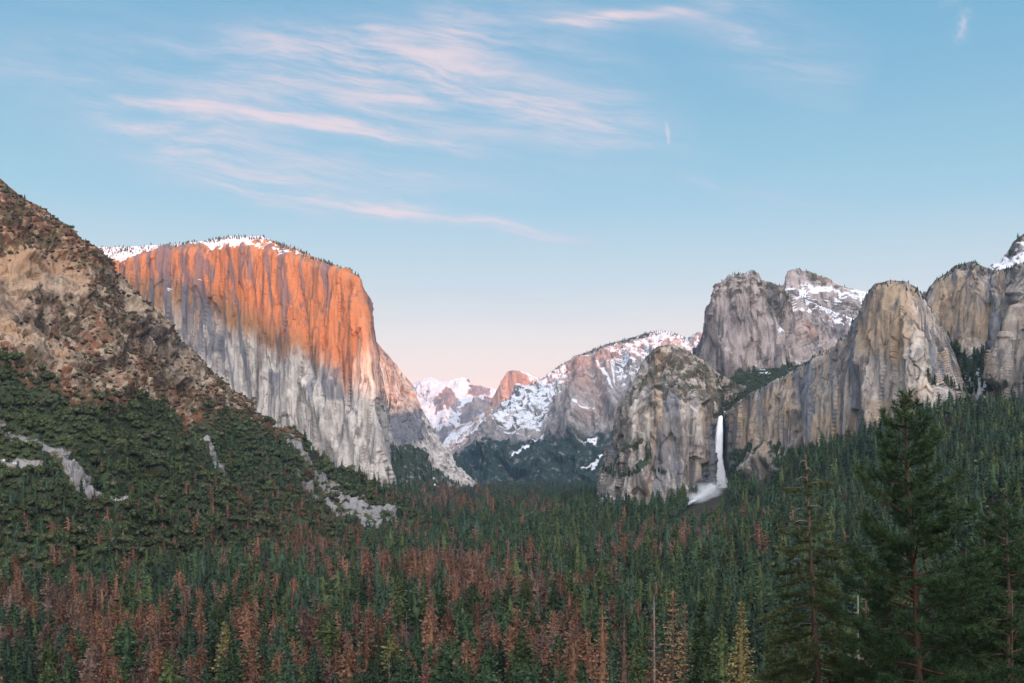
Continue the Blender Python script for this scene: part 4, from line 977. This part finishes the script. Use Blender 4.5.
ex += rim('middle_rock_dome', 240, (.93, 1.0), (.12, .32), 4) + rim('middle_rock_dome', 900, (0, .4), (.4, .9), 5, None, 'veg', .45)
ex += rim('snowy_spire_ridge', 420, (.3, 1.0), (.14, .4), 6, None, 'veg', .25)
ex += rim('hanging_valley', 260, (0, 1.0), (.25, .5), 7) + rim('front_buttress', 200, (.8, 1.0), (.12, .3), 8) + rim('front_buttress', 700, (0, .45), (.3, .7), 9, None, 'veg', .42)
ex += rim('leaning_cliff', 260, (.94, 1.0), (.12, .3), 10) + rim('leaning_cliff', 900, (0, .4), (.3, .8), 11, None, 'veg', .42)
ex += rim('right_cliff', 500, (.94, 1.0), (.12, .3), 12) + rim('right_cliff', 2600, (0, .7), (.4, 1.0), 13, None, 'veg', .45)
ex += rim('right_snow_peak', 400, (.3, 1.0), (.25, .7), 14, None, 'veg', .5) + rim('hillside', 120, (.97, 1.0), (.15, .36), 15, (0, 215))
mass('conifer_forest', np.concatenate([left['green'], np.array(ex), ]), 'green', None)
mass('dead_conifer_forest', left['dead'], 'dead', None)
hv = rim('hanging_valley', 2600, (0, 1.0), (.35, .8), 17)
br = [(hp[i, 0], hp[i, 1], hp[i, 2] - 1.0, np.clip(hg.normal(.6, .22), .25, 1.2), hg.random() * 6.28) for i in hbr]
mass('oak_scrub', np.concatenate([left['oak'], np.array(hv), np.array(br)]), 'oak', None, len(left['oak']) + len(hv))

# ------------------------------------------------------------------ the waterfall
def water_mat(name, soft):
    m, t, b = new_mat(name)
    pos = t.new('ShaderNodeNewGeometry').outputs['Position']
    n = t.noise(t.scale(pos, (1, 1, 0.06)), 0.30, 5, 0.6)
    t.l.new(t.mix(n, (0.78, 0.84, 0.90), (0.95, 0.96, 0.97)), b.inputs['Base Color'])
    b.inputs['Roughness'].default_value = 0.6
    a = t.math('ADD', t.attr('cover'), t.math('MULTIPLY', t.math('SUBTRACT', t.noise(t.scale(pos, (1, 1, 0.05 if not soft else 0.6)), 0.22, 6, 0.7), 0.5), 2.0))
    t.l.new(t.sstep(a, 0.15, 0.95 if not soft else 1.7), b.inputs['Alpha'])
    return m
wf = bpy.data.objects.new('waterfall', None); link(wf); DW = 2640.0
wf.location = P(712, 500, DW); wf['label'] = 'tall white waterfall plunging from the hanging valley between two cliffs'; wf['category'] = 'waterfall'
org = P(712, 500, DW)
lip = [(720.6, 415.8, 0.7, 2752), (720.5, 417.2, 1.5, 2740), (720, 421, 1.9, 2715), (719.3, 432, 2.7, 2705), (718.6, 445, 3.1, 2700), (717.7, 458, 3.9, 2696), (716.6, 469, 6.0, 2692), (714.6, 478, 9.5, 2688), (710.5, 488, 14.5, 2680)]
nr_, nc_ = 60, 25; tt = np.linspace(0, 1, nr_); LP = np.array(lip); ky = (LP[:, 1] - LP[0, 1]) / (LP[-1, 1] - LP[0, 1])
Lx, Ly, Lw, LD = [np.interp(tt, ky, LP[:, c]) for c in range(4)]
V, cov = [], []
for i in range(nr_):
    for j in range(nc_):
        q = -1 + 2 * j / (nc_ - 1)
        p = P(Lx[i] + q * Lw[i] * 1.4, Ly[i], LD[i]); p[1] -= 10 * math.sqrt(max(0, 1 - q * q)) + 2 * R.random()
        V.append(p - org); cov.append(1.25 * (1 - abs(q) ** 2.6) + 0.3 * (1 - tt[i]) - 0.05)
idx = np.arange(nr_ * nc_).reshape(nr_, nc_); q = np.stack([idx[:-1, :-1], idx[1:, :-1], idx[1:, 1:], idx[:-1, 1:]], -1).reshape(-1, 4)
back_ = np.array(V) + np.array([0, 9, 0]); V2 = np.concatenate([np.array(V), back_]); q2 = np.concatenate([q, q[:, ::-1] + nr_ * nc_])
me = mesh_from('falling_water', V2, q2, [water_mat('falling water', False)], True); attr(me, 'cover', cov + cov)
link(bpy.data.objects.new('falling_water', me), wf)
# the stream running out to the lower left over boulders
wy = [(718, 481, 6.5, 2662), (712, 487, 7.5, 2630), (705, 493, 6.0, 2580), (698, 497.5, 4.4, 2530), (691, 502, 3.0, 2470), (686, 505, 1.2, 2430)]
WP = np.array(wy); nr3, nc3 = 50, 15; t3 = np.linspace(0, 1, nr3); k3 = np.linspace(0, 1, len(wy)); sx, sy, sw, sD = [np.interp(t3, k3, WP[:, c]) for c in range(4)]
V, cov2 = [], []; gw = np.random.default_rng(4)
for i in range(nr3):
    for j in range(nc3):
        q_ = -1 + 2 * j / (nc3 - 1); p = P(sx[i] + q_ * sw[i] * 0.55, sy[i] + q_ * sw[i] * 0.75, sD[i]); p[1] -= 9 * (1 - q_ * q_) ; p += gw.normal(size=3) * np.array([1.0, 2.0, 1.2])
        V.append(p - org); cov2.append(1.6 * (1 - abs(q_) ** 1.6) * (1 - 0.35 * t3[i]) - 0.10)
idx = np.arange(nr3 * nc3).reshape(nr3, nc3); q = np.stack([idx[:-1, :-1], idx[1:, :-1], idx[1:, 1:], idx[:-1, 1:]], -1).reshape(-1, 4)
me = mesh_from('cascade', np.concatenate([np.array(V), np.array(V) + np.array([0, 8, -1])]), np.concatenate([q, q[:, ::-1] + nr3 * nc3]), [water_mat('cascade water', True)], True); attr(me, 'cover', cov2 + cov2)
link(bpy.data.objects.new('cascade', me), wf)
# thin mist hanging round the foot, a small cloud of water droplets
mm = bpy.data.materials.new('spray mist'); mm.use_nodes = True; mt_ = NT(mm.node_tree); mt_.n.clear(); mo = mt_.new('ShaderNodeOutputMaterial')
pv = mt_.new('ShaderNodeVolumePrincipled'); pv.inputs['Color'].default_value = (0.95, 0.97, 1, 1); pv.inputs['Density'].default_value = 0.020; mt_.l.new(pv.outputs[0], mo.inputs['Volume'])
gc = mt_.new('ShaderNodeTexCoord').outputs['Generated']; ctr = mt_.new('ShaderNodeVectorMath', operation='DISTANCE'); mt_.l.new(gc, ctr.inputs[0]); ctr.inputs[1].default_value = (0.5, 0.5, 0.42)
fo = mt_.math('SUBTRACT', 1.0, mt_.math('MULTIPLY', ctr.outputs['Value'], 2.1)); fo = mt_.math('ADD', fo, mt_.math('MULTIPLY', mt_.math('SUBTRACT', mt_.noise(gc, 3.0, 4, 0.6), 0.5), 1.1))
mt_.l.new(mt_.math('MULTIPLY', mt_.math('MAXIMUM', fo, 0.0), 0.045), pv.inputs['Density'])
for k, (x, y, D, a, b_, c) in enumerate([(715, 482, 2650, 34, 30, 32), (707, 490, 2570, 44, 50, 27), (697, 497, 2500, 34, 40, 17)]):
    bm = MB(); gg = np.random.default_rng(k); th = np.linspace(0, math.pi, 14); ph = np.arange(20) * math.pi / 10
    Vv = np.array([[math.sin(t_) * math.cos(p_), math.sin(t_) * math.sin(p_), math.cos(t_)] for t_ in th for p_ in ph])
    Vv = Vv * (1 + 0.35 * fbm(Vv + k * 7, (0.7,) * 3, 3, 3))[:, None] * np.array([a, b_, c]) + (P(x, y, D) - org)
    idx = np.arange(14 * 20).reshape(14, 20); nx2 = np.roll(idx, -1, axis=1)
    bm.add(Vv, np.stack([idx[:-1], idx[1:], nx2[1:], nx2[:-1]], -1).reshape(-1, 4))
    link(bpy.data.objects.new('mist', bm.mesh('mist', [mm], True)), wf)

# ------------------------------------------------------------------ the trees standing on the near slope
def hero(name, label, cat, base, parts, group=None):
    r = bpy.data.objects.new(name, None); link(r); r.location = base; r['label'] = label; r['category'] = cat
    if group: r['group'] = group
    for pn, mb, mats, sm in parts: link(bpy.data.objects.new(pn, mb.mesh(pn, mats, sm)), r)
    return r

def needles(mb, C, D, g, n=26, L=0.30, W=0.022, spread=0.95):
    """bottle-brush tufts of long needles at twig ends"""
    C = np.repeat(C, n, 0); D = np.repeat(D, n, 0)
    C = C + D * g.uniform(-0.9, 0.15, (len(C), 1)) * L
    d = nrm(D * g.uniform(0.15, 1.1, (len(D), 1)) + nrm(g.normal(size=D.shape)) * spread)
    s_ = nrm(np.cross(d, g.normal(size=d.shape))) * W * 0.5
    l = (L * g.uniform(0.7, 1.15, (len(D), 1)))
    V = np.stack([C - s_, C + s_, C + d * l], 1); mb.add(V, None, np.arange(3 * len(C)).reshape(-1, 3))

def hero_pine(seed, base, axis_pts, Hvis, branches, Lr, tuft_n=26, tuftL=0.30, tuftW=0.024, up=0.35, sub=5, tipup=0.5, tuft_every=0.36):
    """axis_pts: trunk line in world; branches: (height from top, length, azimuth, pitch)"""
    g = np.random.default_rng(seed); tr = MB(); out = []
    ax = np.asarray(axis_pts) - base; zs = ax[:, 2]
    rad = np.interp(zs, [0, zs[-1] * .5, zs[-1]], Lr); tr.tube(ax, rad, 10)
    for (z, l, a, pit) in branches:
        p0 = np.array([np.interp(z, zs, ax[:, 0]), np.interp(z, zs, ax[:, 1]), z])
        h = np.array([math.cos(a), math.sin(a), 0.0]); n = 7; pts = [p0]
        for k in range(1, n):
            f = k / (n - 1); pp = pit + up * f * f * 1.4
            pts.append(pts[-1] + (h * math.cos(pp) + np.array([0, 0, math.sin(pp)]) + g.normal(size=3) * 0.07) * l / (n - 1))
        pts = np.array(pts); bb, ff = MB(), MB()
        bb.tube(pts, np.linspace(0.018 + 0.012 * l, 0.008, n), 5)
        C, D = [], []
        m = max(3, int(l / tuft_every * sub / 5 * 2.0))
        for k in range(m):
            f = 0.12 + 0.88 * (k + g.random()) / m; c0_ = np.array([np.interp(f * (n - 1), np.arange(n), pts[:, q_]) for q_ in range(3)])
            sd = np.array([-h[1], h[0], 0]) * (1 if k % 2 else -1); tl = l * 0.30 * (1.15 - f) + 0.16
            dr = nrm(h * 0.8 + sd * g.uniform(0.3, 1.1) + np.array([0, 0, tipup * g.uniform(0.2, 1.3)]))
            e = c0_ + dr * tl; bb.tube([c0_, c0_ + dr * tl * .5, e], [0.012, 0.009, 0.005], 3, False)
            C.append(e); D.append(nrm(dr + np.array([0, 0, 0.35])))
            if tl > 0.5: C.append(c0_ + dr * tl * 0.55 + g.normal(size=3) * .08); D.append(nrm(dr + g.normal(size=3) * .5))
        C.append(pts[-1]); D.append(nrm(pts[-1] - pts[-2]))
        needles(ff, np.array(C), np.array(D), g, tuft_n, tuftL, tuftW)
        out.append((bb, ff))
    return tr, out

def ground_at(x, D):
    X_ = (x - CX) / F * D; return np.array([X_, D, float(ground_z(np.array([X_]), np.array([float(D)]))[0])])

needle_dark = leaf_mat('deep green pine needles', (0.016, 0.036, 0.015), (0.037, 0.066, 0.026), 0.12)
needle_olive = leaf_mat('olive fir needles', (0.026, 0.040, 0.015), (0.062, 0.075, 0.027), 0.12)
needle_gold = leaf_mat('golden yellow needles', (0.11, 0.092, 0.035), (0.25, 0.19, 0.08), 0.1)
needle_tan = leaf_mat('orange tan dying needles', (0.13, 0.078, 0.042), (0.26, 0.155, 0.08), 0.1)

def make_pine(name, label, cat, x_top, y_top, x_bot, D, seed, spec, mats, lr, nb, group=None, **kw):
    top = P(x_top, y_top, D); b0 = ground_at(x_bot, D); b0[2] -= 0.5
    n = 9; f = np.linspace(0, 1, n)[:, None]; ax = b0 * (1 - f) + top * f
    g = np.random.default_rng(seed + 5); ax[1:-1] += g.normal(size=(n - 2, 3)) * 0.05 * np.array([1, 1, 0])
    Hh = top[2] - b0[2]; br = []
    for k in range(nb):
        q = (k + g.random() * 0.9) / nb; dz = spec['depth'] * q ** spec.get('pow', 0.9)
        l = np.interp(dz, spec['dz'], spec['len']) * g.uniform(0.72, 1.2)
        if g.random() < spec.get('gap', 0.0): continue
        br.append((Hh - 0.15 - dz, l, k * 2.399 + g.normal() * 0.35, np.interp(dz, spec['dz'], spec['pit']) + g.normal() * 0.12))
    tr, bl = hero_pine(seed, b0, ax, Hh, br, lr, **kw)
    r = bpy.data.objects.new(name, None); link(r); r.location = b0; r['label'] = label; r['category'] = cat
    if group: r['group'] = group
    link(bpy.data.objects.new('trunk', tr.mesh('trunk', [mats[0]], True)), r)
    for bb, ff in bl:
        bo = link(bpy.data.objects.new('branch', bb.mesh('branch', [mats[0]], True)), r)
        link(bpy.data.objects.new('needles', ff.mesh('needles', [mats[1]])), bo)
    return r, b0, Hh

# the big open pine on the right
make_pine('pine_tree', 'big dark green pine with upswept tufted branches rising above the forest on the right', 'pine', 905, 394, 930, 60, 21,
    dict(depth=20, dz=[0, 1, 3, 6, 9, 12, 16, 20], len=[0.5, 1.2, 2.2, 2.9, 3.9, 4.6, 5.2, 5.0], pit=[0.9, 0.6, 0.4, 0.28, 0.2, 0.12, 0.0, -0.1], pow=0.95, gap=0.06),
    (bark_red, needle_dark), [0.36, 0.19, 0.03], 99, tuft_n=40, tuftL=0.33, tuftW=0.030, up=0.45, tuft_every=0.36)
# the thin broken-topped conifer left of it
r_, b_r, H_r = make_pine('broken_top_conifer', 'slim olive conifer with a bare dead top and drooping branches left of the big pine', 'conifer', 805.5, 455, 829, 72, 33,
    dict(depth=20, dz=[0, 3.9, 4.5, 6, 9, 13, 20], len=[0.1, 0.25, 1.7, 2.6, 3.0, 3.6, 4.2], pit=[0, 0, -0.12, -0.2, -0.28, -0.35, -0.4], gap=0.08, pow=0.8),
    (bark, needle_olive), [0.30, 0.19, 0.05], 96, tuft_n=26, tuftL=0.24, tuftW=0.036, up=0.15, tipup=0.0, tuft_every=0.26, sub=6)
gd = np.random.default_rng(3); top_ = P(805.5, 455, 72) - b_r
for k, (dz, l, a) in enumerate([(0.4, .5, 2.8), (0.9, .4, .4), (1.5, .8, 3.4), (2.1, .7, .1), (3.4, 1.3, 0.3), (3.6, 1.2, 3.0), (4.4, 1.4, 3.3), (11.2, 1.9, 3.6), (12.4, 1.6, -0.5), (13.5, 1.8, 3.9), (8.2, 1.5, -0.2)]):
    mb = MB(); z_ = H_r - dz; xx = top_[0] * z_ / H_r
    p0 = np.array([xx, 0, z_]); h = np.array([math.cos(a), math.sin(a) * .6, 0]); mb.tube([p0, p0 + h * l * .5 + [0, 0, .05], p0 + h * l * .8 + [0, 0, -.12], p0 + h * l + [0, 0, -.3]], [.035, .028, .018, .008], 5)
    o_ = link(bpy.data.objects.new('dead_branch', mb.mesh('dead_branch', [bark_grey], True)), r_)
for (dz, side) in ((1.9, 1), (2.25, -1)):                       # the two green tufts high on the bare top
    g2 = np.random.default_rng(int(dz * 10)); z_ = H_r - dz; p0 = np.array([top_[0] * z_ / H_r, 0, z_]); h = np.array([side, 0.25, 0.0]); bb, ff = MB(), MB(); l = 1.75
    bb.tube([p0, p0 + h * l * .5 + [0, 0, .1], p0 + h * l], [.04, .03, .012], 5)
    C = p0 + h * l * g2.uniform(.35, 1.02, (26, 1)) + g2.normal(size=(26, 3)) * [.12, .3, .13] + [0, 0, -.12]; needles(ff, C, nrm(np.tile(h, (26, 1)) + g2.normal(size=(26, 3)) * .5), g2, 26, .22, .034)
    bo = link(bpy.data.objects.new('branch', bb.mesh('branch', [bark], True)), r_); link(bpy.data.objects.new('needles', ff.mesh('needles', [needle_olive])), bo)
# pines at the right edge and in front
edge = dict(depth=17, dz=[0, 1, 3, 6, 10, 17], len=[0.4, 1.0, 1.9, 2.9, 3.6, 4.2], pit=[0.8, .45, .25, .1, 0, -0.15], gap=.05)
make_pine('pine_tree', 'dark green pine cut by the right edge of the photo', 'pine', 1006, 483, 1012, 66, 41, edge, (bark, needle_dark), [.32, .18, .03], 76, tuft_n=28, tuftL=.30, tuftW=.036, up=.3)
make_pine('pine_tree', 'low green pine in the bottom right corner between the big pine and the edge pine', 'pine', 966, 548, 968, 68, 42, edge, (bark, needle_dark), [.24, .14, .03], 64, tuft_n=28, tuftL=.28, tuftW=.036, up=.25)
make_pine('pine_tree', 'bushy green young pine at the bottom edge left of the big pine', 'pine', 868, 606, 868, 74, 43, dict(depth=12, dz=[0, 1, 3, 6, 12], len=[.4, 1.0, 1.9, 2.7, 3.2], pit=[.8, .4, .2, .05, -.1], gap=.05), (bark, needle_olive), [.2, .11, .03], 60, tuft_n=28, tuftL=.28, tuftW=.036, up=.25)
make_pine('fir_tree', 'bushy dark fir at the bottom edge right in front of the broken-topped conifer', 'fir', 786, 622, 786, 84, 44, dict(depth=12, dz=[0, 1, 3, 6, 12], len=[.3, .8, 1.6, 2.6, 3.3], pit=[.5, .2, 0, -.15, -.2], gap=.03), (bark, needle_olive), [.2, .11, .03], 72, tuft_n=28, tuftL=.26, tuftW=.038, up=.12, tipup=.1)

make_pine('pine_tree', 'dense dark pine standing behind the big pine at the bottom right', 'pine', 940, 560, 944, 78, 45, edge, (bark, needle_dark), [.24, .14, .03], 84, tuft_n=28, tuftL=.30, tuftW=.04, up=.25)
make_pine('pine_tree', 'dark young pine low in front of the big pine trunk', 'pine', 900, 606, 900, 70, 46, edge, (bark, needle_dark), [.2, .12, .03], 84, tuft_n=28, tuftL=.30, tuftW=.04, up=.25)
make_pine('pine_tree', 'dark pine in the bottom right corner', 'pine', 1012, 590, 1012, 62, 47, edge, (bark, needle_dark), [.2, .12, .03], 80, tuft_n=28, tuftL=.28, tuftW=.038, up=.25)

make_pine('pine_tree', 'slim dark pine between the big pine and the edge pine', 'pine', 984, 528, 986, 72, 48, edge, (bark, needle_dark), [.24, .14, .03], 84, tuft_n=28, tuftL=.30, tuftW=.04, up=.25)
make_pine('pine_tree', 'tall dark pine half cut off by the right edge of the photo', 'pine', 1026, 500, 1030, 70, 49, edge, (bark, needle_dark), [.26, .15, .03], 84, tuft_n=28, tuftL=.30, tuftW=.04, up=.25)

def near_conifer(name, label, cat, x, y_top, D, seed, mat, Rb, barkm=None, group=None, **kw):
    b0 = ground_at(x, D); b0[2] -= 0.4; Hh = (HY - y_top) / F * D - b0[2]
    tr, cr = conifer(seed, H=Hh, Rb=Rb, **kw)
    return hero(name, label, cat, b0, [('trunk', tr, [barkm or bark], True), ('crown', cr, [mat], False)], group)
fine = dict(whorls=46, per=11, spr=9, size=0.42, gap=0.08, core=0.45)
near_conifer('fir_tree', 'dark green fir with a full pointed crown between the tan and the golden tree', 'fir', 702, 599, 150, 51, LM['dark green'], 5.6, droop=.2, **fine)
near_conifer('yellowing_fir', 'slender golden yellow fir with layered branches at the bottom of the photo', 'fir', 742, 601, 160, 52, needle_gold, 5.4, droop=.25, whorls=42, per=11, spr=9, size=.36, gap=.15, core=.25)
near_conifer('dying_fir', 'tall tan and orange dying fir beside the bare white snag', 'fir', 672, 590, 165, 53, needle_tan, 5.6, whorls=36, per=10, spr=8, size=.36, gap=.3, droop=.2)
near_conifer('dying_fir', 'thin rust and tan dying fir just right of the tall tan one', 'fir', 684, 603, 175, 54, needle_tan, 4.0, whorls=32, per=9, spr=7, size=.36, gap=.3, droop=.2)
near_conifer('conifer', 'rust brown conifer behind the bare white snag', 'conifer', 653, 594, 240, 55, LM['rust brown'], 5.6, core=.3, whorls=34, per=9, spr=6, size=.42, gap=.12)
near_conifer('conifer', 'rust brown pointed conifer standing alone left of the white snag', 'conifer', 602, 594, 420, 56, LM['rust brown'], 7.5, core=.35, whorls=32, per=9, spr=5, size=.7, gap=.1)
near_conifer('conifer', 'short rust conifer between the lone rust conifer and the snag', 'conifer', 624, 602, 430, 57, LM['dull brown'], 6.5, core=.35, whorls=28, per=8, spr=5, size=.7, gap=.15)
near_conifer('conifer', 'small deep green conifer at the bottom edge left of the white snag', 'conifer', 612, 644, 300, 58, LM['blue green'], 6.5, core=.45, whorls=30, per=9, spr=5, size=.6, gap=.1)
near_conifer('conifer', 'small green conifer at the bottom edge right of the golden fir', 'conifer', 768, 628, 190, 59, LM['olive green'], 4.6, **fine)
near_conifer('conifer', 'brownish green conifer behind the golden fir', 'conifer', 722, 612, 260, 60, LM['olive green'], 6.0, core=.4, whorls=30, per=9, spr=5, size=.55, gap=.15)
near_conifer('conifer', 'thin conifer with orange top between the broken-topped conifer and the big pine', 'conifer', 866, 566, 210, 61, needle_tan, 2.6, whorls=24, per=7, spr=5, size=.4, gap=.35)
for nm, x, y, D, sd, lab in (('snag', 656, 597, 172, 1, 'bare white snag standing in front of the tan dying fir'), ('snag', 862, 596, 120, 3, 'pale grey dead snag between the broken-topped conifer and the big pine')):
    b0 = ground_at(x, D); Hh = (HY - y) / F * D - b0[2]; tr, br_ = snag(540 + sd, Hh, 14)
    hero('snag', lab, 'snag', b0, [('trunk', tr, [bark_grey], True), ('branches', br_, [bark_grey], True)])

# ------------------------------------------------------------------ sky, light, air, camera
w = bpy.data.worlds.new('World'); SC.world = w; w.use_nodes = True
t = NT(w.node_tree); t.n.clear()
wo = t.new('ShaderNodeOutputWorld'); bg = t.new('ShaderNodeBackground'); t.l.new(bg.outputs[0], wo.inputs[0])
sky = t.new('ShaderNodeTexSky', sky_type='NISHITA'); sky.sun_disc = False
sky.sun_elevation = math.radians(SUN_EL); sky.sun_rotation = math.radians(180 - SUN_AZ); sky.altitude = 1400
sky.air_density = 1.0; sky.dust_density = 0.6; sky.ozone_density = 1.5
d = t.new('ShaderNodeTexCoord').outputs['Generated']
sp = t.new('ShaderNodeSeparateXYZ'); t.l.new(d, sp.inputs[0])
dx, dy, dz = sp.outputs
def lin(r, g, b): return tuple(((c / 255 + 0.055) / 1.055) ** 2.4 for c in (r, g, b))
SKYK = 1.0
el = t.math('MAXIMUM', dz, 0.0)
grad = t.ramp(el, [(0.0, (2.0, 1.22, 0.98)), (0.075, (1.72, 1.16, 0.98)), (0.115, (1.26, 1.04, 0.96)), (0.165, (0.80, 0.86, 0.90)), (0.235, (0.45, 0.70, 0.84)), (0.32, (0.285, 0.56, 0.75)), (0.42, (0.175, 0.45, 0.67)), (0.6, lin(88, 148, 196)), (1.0, lin(70, 120, 175))])
# clouds: wisps given as tilted strips over direction (tangent of azimuth and height)
yy = t.math('MAXIMUM', dy, 0.08)
cpx = t.math('MULTIPLY_ADD', t.math('DIVIDE', dx, yy), F, CX)
cpy = t.math('MULTIPLY_ADD', t.math('DIVIDE', dz, yy), -F, HY)
cmb = t.new('ShaderNodeCombineXYZ'); t.l.new(cpx, cmb.inputs[0]); t.l.new(cpy, cmb.inputs[1]); cmb.inputs[2].default_value = 1.0
cv = cmb.outputs[0]
wn = t.new('ShaderNodeVectorMath', operation='SUBTRACT'); t.l.new(t.noise(cv, 0.009, 3, 0.6, out=1), wn.inputs[0]); wn.inputs[1].default_value = (0.5, 0.5, 0.5)
wv = t.new('ShaderNodeVectorMath', operation='MULTIPLY_ADD'); t.l.new(wn.outputs[0], wv.inputs[0]); wv.inputs[1].default_value = (46, 22, 0); t.l.new(cv, wv.inputs[2])
cw = wv.outputs[0]
rot = t.new('ShaderNodeVectorRotate', rotation_type='Z_AXIS'); t.l.new(cw, rot.inputs['Vector']); rot.inputs['Angle'].default_value = math.radians(-9)
fib = t.noise(t.scale(rot.outputs[0], (0.0055, 0.075, 0)), 1.0, 7, 0.66, 0.25)
fib2 = t.noise(t.scale(rot.outputs[0], (0.006, 0.042, 0)), 1.0, 8, 0.68, 0.35)
def dot(vec, k):
    n = t.new('ShaderNodeVectorMath', operation='DOT_PRODUCT'); t.l.new(vec, n.inputs[0]); n.inputs[1].default_value = k
    return n.outputs['Value']
def strip(x0, y0, x1, y1, wd, amp, raw=False):
    v = cv if raw else cw
    L = math.hypot(x1 - x0, y1 - y0); ux, uy = (x1 - x0) / L, (y1 - y0) / L
    a = dot(v, (ux / L, uy / L, -(x0 * ux + y0 * uy) / L))
    b_ = dot(v, (-uy / wd, ux / wd, (x0 * uy - y0 * ux) / wd))
    s_ = t.math('MULTIPLY', a, t.math('SUBTRACT', 1.0, a)); s_ = t.math('MAXIMUM', t.math('MULTIPLY', s_, 4.0), 0.0)
    s_ = t.math('POWER', s_, 0.7)
    g_ = t.math('POWER', 2.718, t.math('MULTIPLY', t.math('MULTIPLY', b_, b_), -1.0))
    return t.math('MULTIPLY', t.math('MULTIPLY', s_, g_), amp)
def total(lst):
    r = lst[0]
    for q in lst[1:]: r = t.math('ADD', r, q)
    return r
thin = total([strip(110, 96, 420, 130, 6, .75), strip(250, 114, 520, 158, 6, .7), strip(120, 172, 460, 222, 12, .55), strip(330, 196, 610, 252, 7, 1.15), strip(470, 0, 700, 36, 13, .35),
              strip(520, 24, 730, 8, 6, .75), strip(676, 176, 720, 190, 5, .5), strip(700, 190, 860, 208, 6, .35), strip(350, 293, 620, 300, 8, .45), strip(330, 318, 640, 316, 7, .35), strip(940, 5, 985, -12, 6, .3)])
soft = total([strip(-40, 50, 660, 120, 60, .75), strip(60, 120, 560, 200, 46, .4), strip(200, 60, 640, 20, 34, .62), strip(640, -40, 860, 100, 42, .75), strip(560, 30, 700, 190, 40, .30), strip(-60, 70, 60, 60, 20, .35), strip(20, 90, 340, 210, 26, .5), strip(330, 60, 700, 150, 34, .5), strip(150, 160, 520, 215, 40, .25), strip(450, 240, 900, 190, 28, .18), strip(420, 20, 520, -30, 30, .4)])
trail = total([strip(667, 120, 669, 146, 2.0, .6, True), strip(968, 6, 957, 46, 6, .55, True)])
cl = t.math('MULTIPLY', thin, t.sstep(fib, 0.26, 0.78))
cl = t.math('ADD', cl, t.math('MULTIPLY', soft, t.math('MULTIPLY', t.sstep(fib2, 0.22, 0.75), 0.95)))
cl = t.math('ADD', cl, t.math('MULTIPLY', trail, t.sstep(t.noise(cv, 0.12, 3, 0.6), 0.3, 0.6)))
cl = t.math('MULTIPLY', t.math('MINIMUM', cl, 0.95), 0.85)
ccol = t.mix(t.sstep(cl, 0.15, 0.7), (0.72, 0.72, 0.86), (1.12, 0.84, 0.84))
front = t.sstep(dy, 0.1, 0.3)
skyc = t.mix(t.math('MULTIPLY', cl, front), grad, ccol)
# sunset glow in the west
ge = math.radians(38); sdir = (math.sin(sa) * math.cos(ge), -math.cos(sa) * math.cos(ge), math.sin(ge))
wg = t.math('MAXIMUM', dot(d, sdir), 0.0)
wg = t.math('POWER', wg, 3.0)
glow = t.mix(t.sstep(el, 0.1, 0.8), (1.0, 0.78, 0.60), (0.88, 0.87, 0.92))
gl = t.new('ShaderNodeMix', data_type='RGBA', blend_type='ADD'); gl.inputs[0].default_value = 1.0
t.l.new(skyc, gl.inputs[6])
t.l.new(t.mix(1.0, glow, t.mix(0.0, t.math('MULTIPLY', wg, GLOW), (0, 0, 0)), 'MULTIPLY'), gl.inputs[7])
# the physical sky adds its own light
nis = t.new('ShaderNodeMix', data_type='RGBA', blend_type='ADD'); nis.inputs[0].default_value = 1.0
t.l.new(t.mix(1.0, sky.outputs[0], (0.22, 0.22, 0.22), 'MULTIPLY'), nis.inputs[7])
t.l.new(t.mix(1.0, gl.outputs[2], (SKYV, SKYV, SKYV), 'MULTIPLY'), nis.inputs[6])
bgi = nis.outputs[2]
t.l.new(bgi, bg.inputs[0]); bg.inputs[1].default_value = 0.1

sun = bpy.data.lights.new('sun', 'SUN'); sun.energy = SUN_E; sun.color = (1.0, 0.26, 0.03); sun.angle = math.radians(0.53)
so = link(bpy.data.objects.new('sun', sun)); so.location = (2000, -6000, 2500)
dirv = Vector((fwd[0], fwd[1], -te)).normalized()
so.rotation_euler = dirv.to_track_quat('-Z', 'Y').to_euler()

if HAZE > 0:
    x0, x1, y0, y1, z0, z1 = -16000, 16000, -8500, 19500, -290, 1720
    Vb = [(x, y, z) for x in (x0, x1) for y in (y0, y1) for z in (z0, z1)]
    fb = [(0, 1, 3, 2), (4, 6, 7, 5), (0, 4, 5, 1), (2, 3, 7, 6), (0, 2, 6, 4), (1, 5, 7, 3)]
    hm = bpy.data.materials.new('haze air'); hm.use_nodes = True; ht = NT(hm.node_tree); ht.n.clear()
    ho = ht.new('ShaderNodeOutputMaterial'); pv = ht.new('ShaderNodeVolumePrincipled')
    pv.inputs['Color'].default_value = (0.45, 0.72, 1.0, 1); pv.inputs['Density'].default_value = HAZE; pv.inputs['Anisotropy'].default_value = 0.72
    ht.l.new(pv.outputs[0], ho.inputs['Volume'])
    o = link(bpy.data.objects.new('haze', mesh_from('haze', Vb, np.array(fb), [hm]))); o['kind'] = 'stuff'

cam = bpy.data.cameras.new('camera'); cam.lens = 36.0 * F / 1024; cam.sensor_width = 36.0
cam.shift_y = (HY - 341.5) / 1024.0
cam.clip_start = 0.5; cam.clip_end = 120000
co = link(bpy.data.objects.new('camera', cam)); co.location = (0, 0, 0); co.rotation_euler = (math.pi / 2, 0, 0)
SC.camera = co
vs = SC.view_settings; vs.view_transform = 'Standard'; vs.look = 'None'; vs.exposure = EXPO; vs.gamma = 1.0; vs.use_curve_mapping = False
SC.cycles.volume_bounces = 2
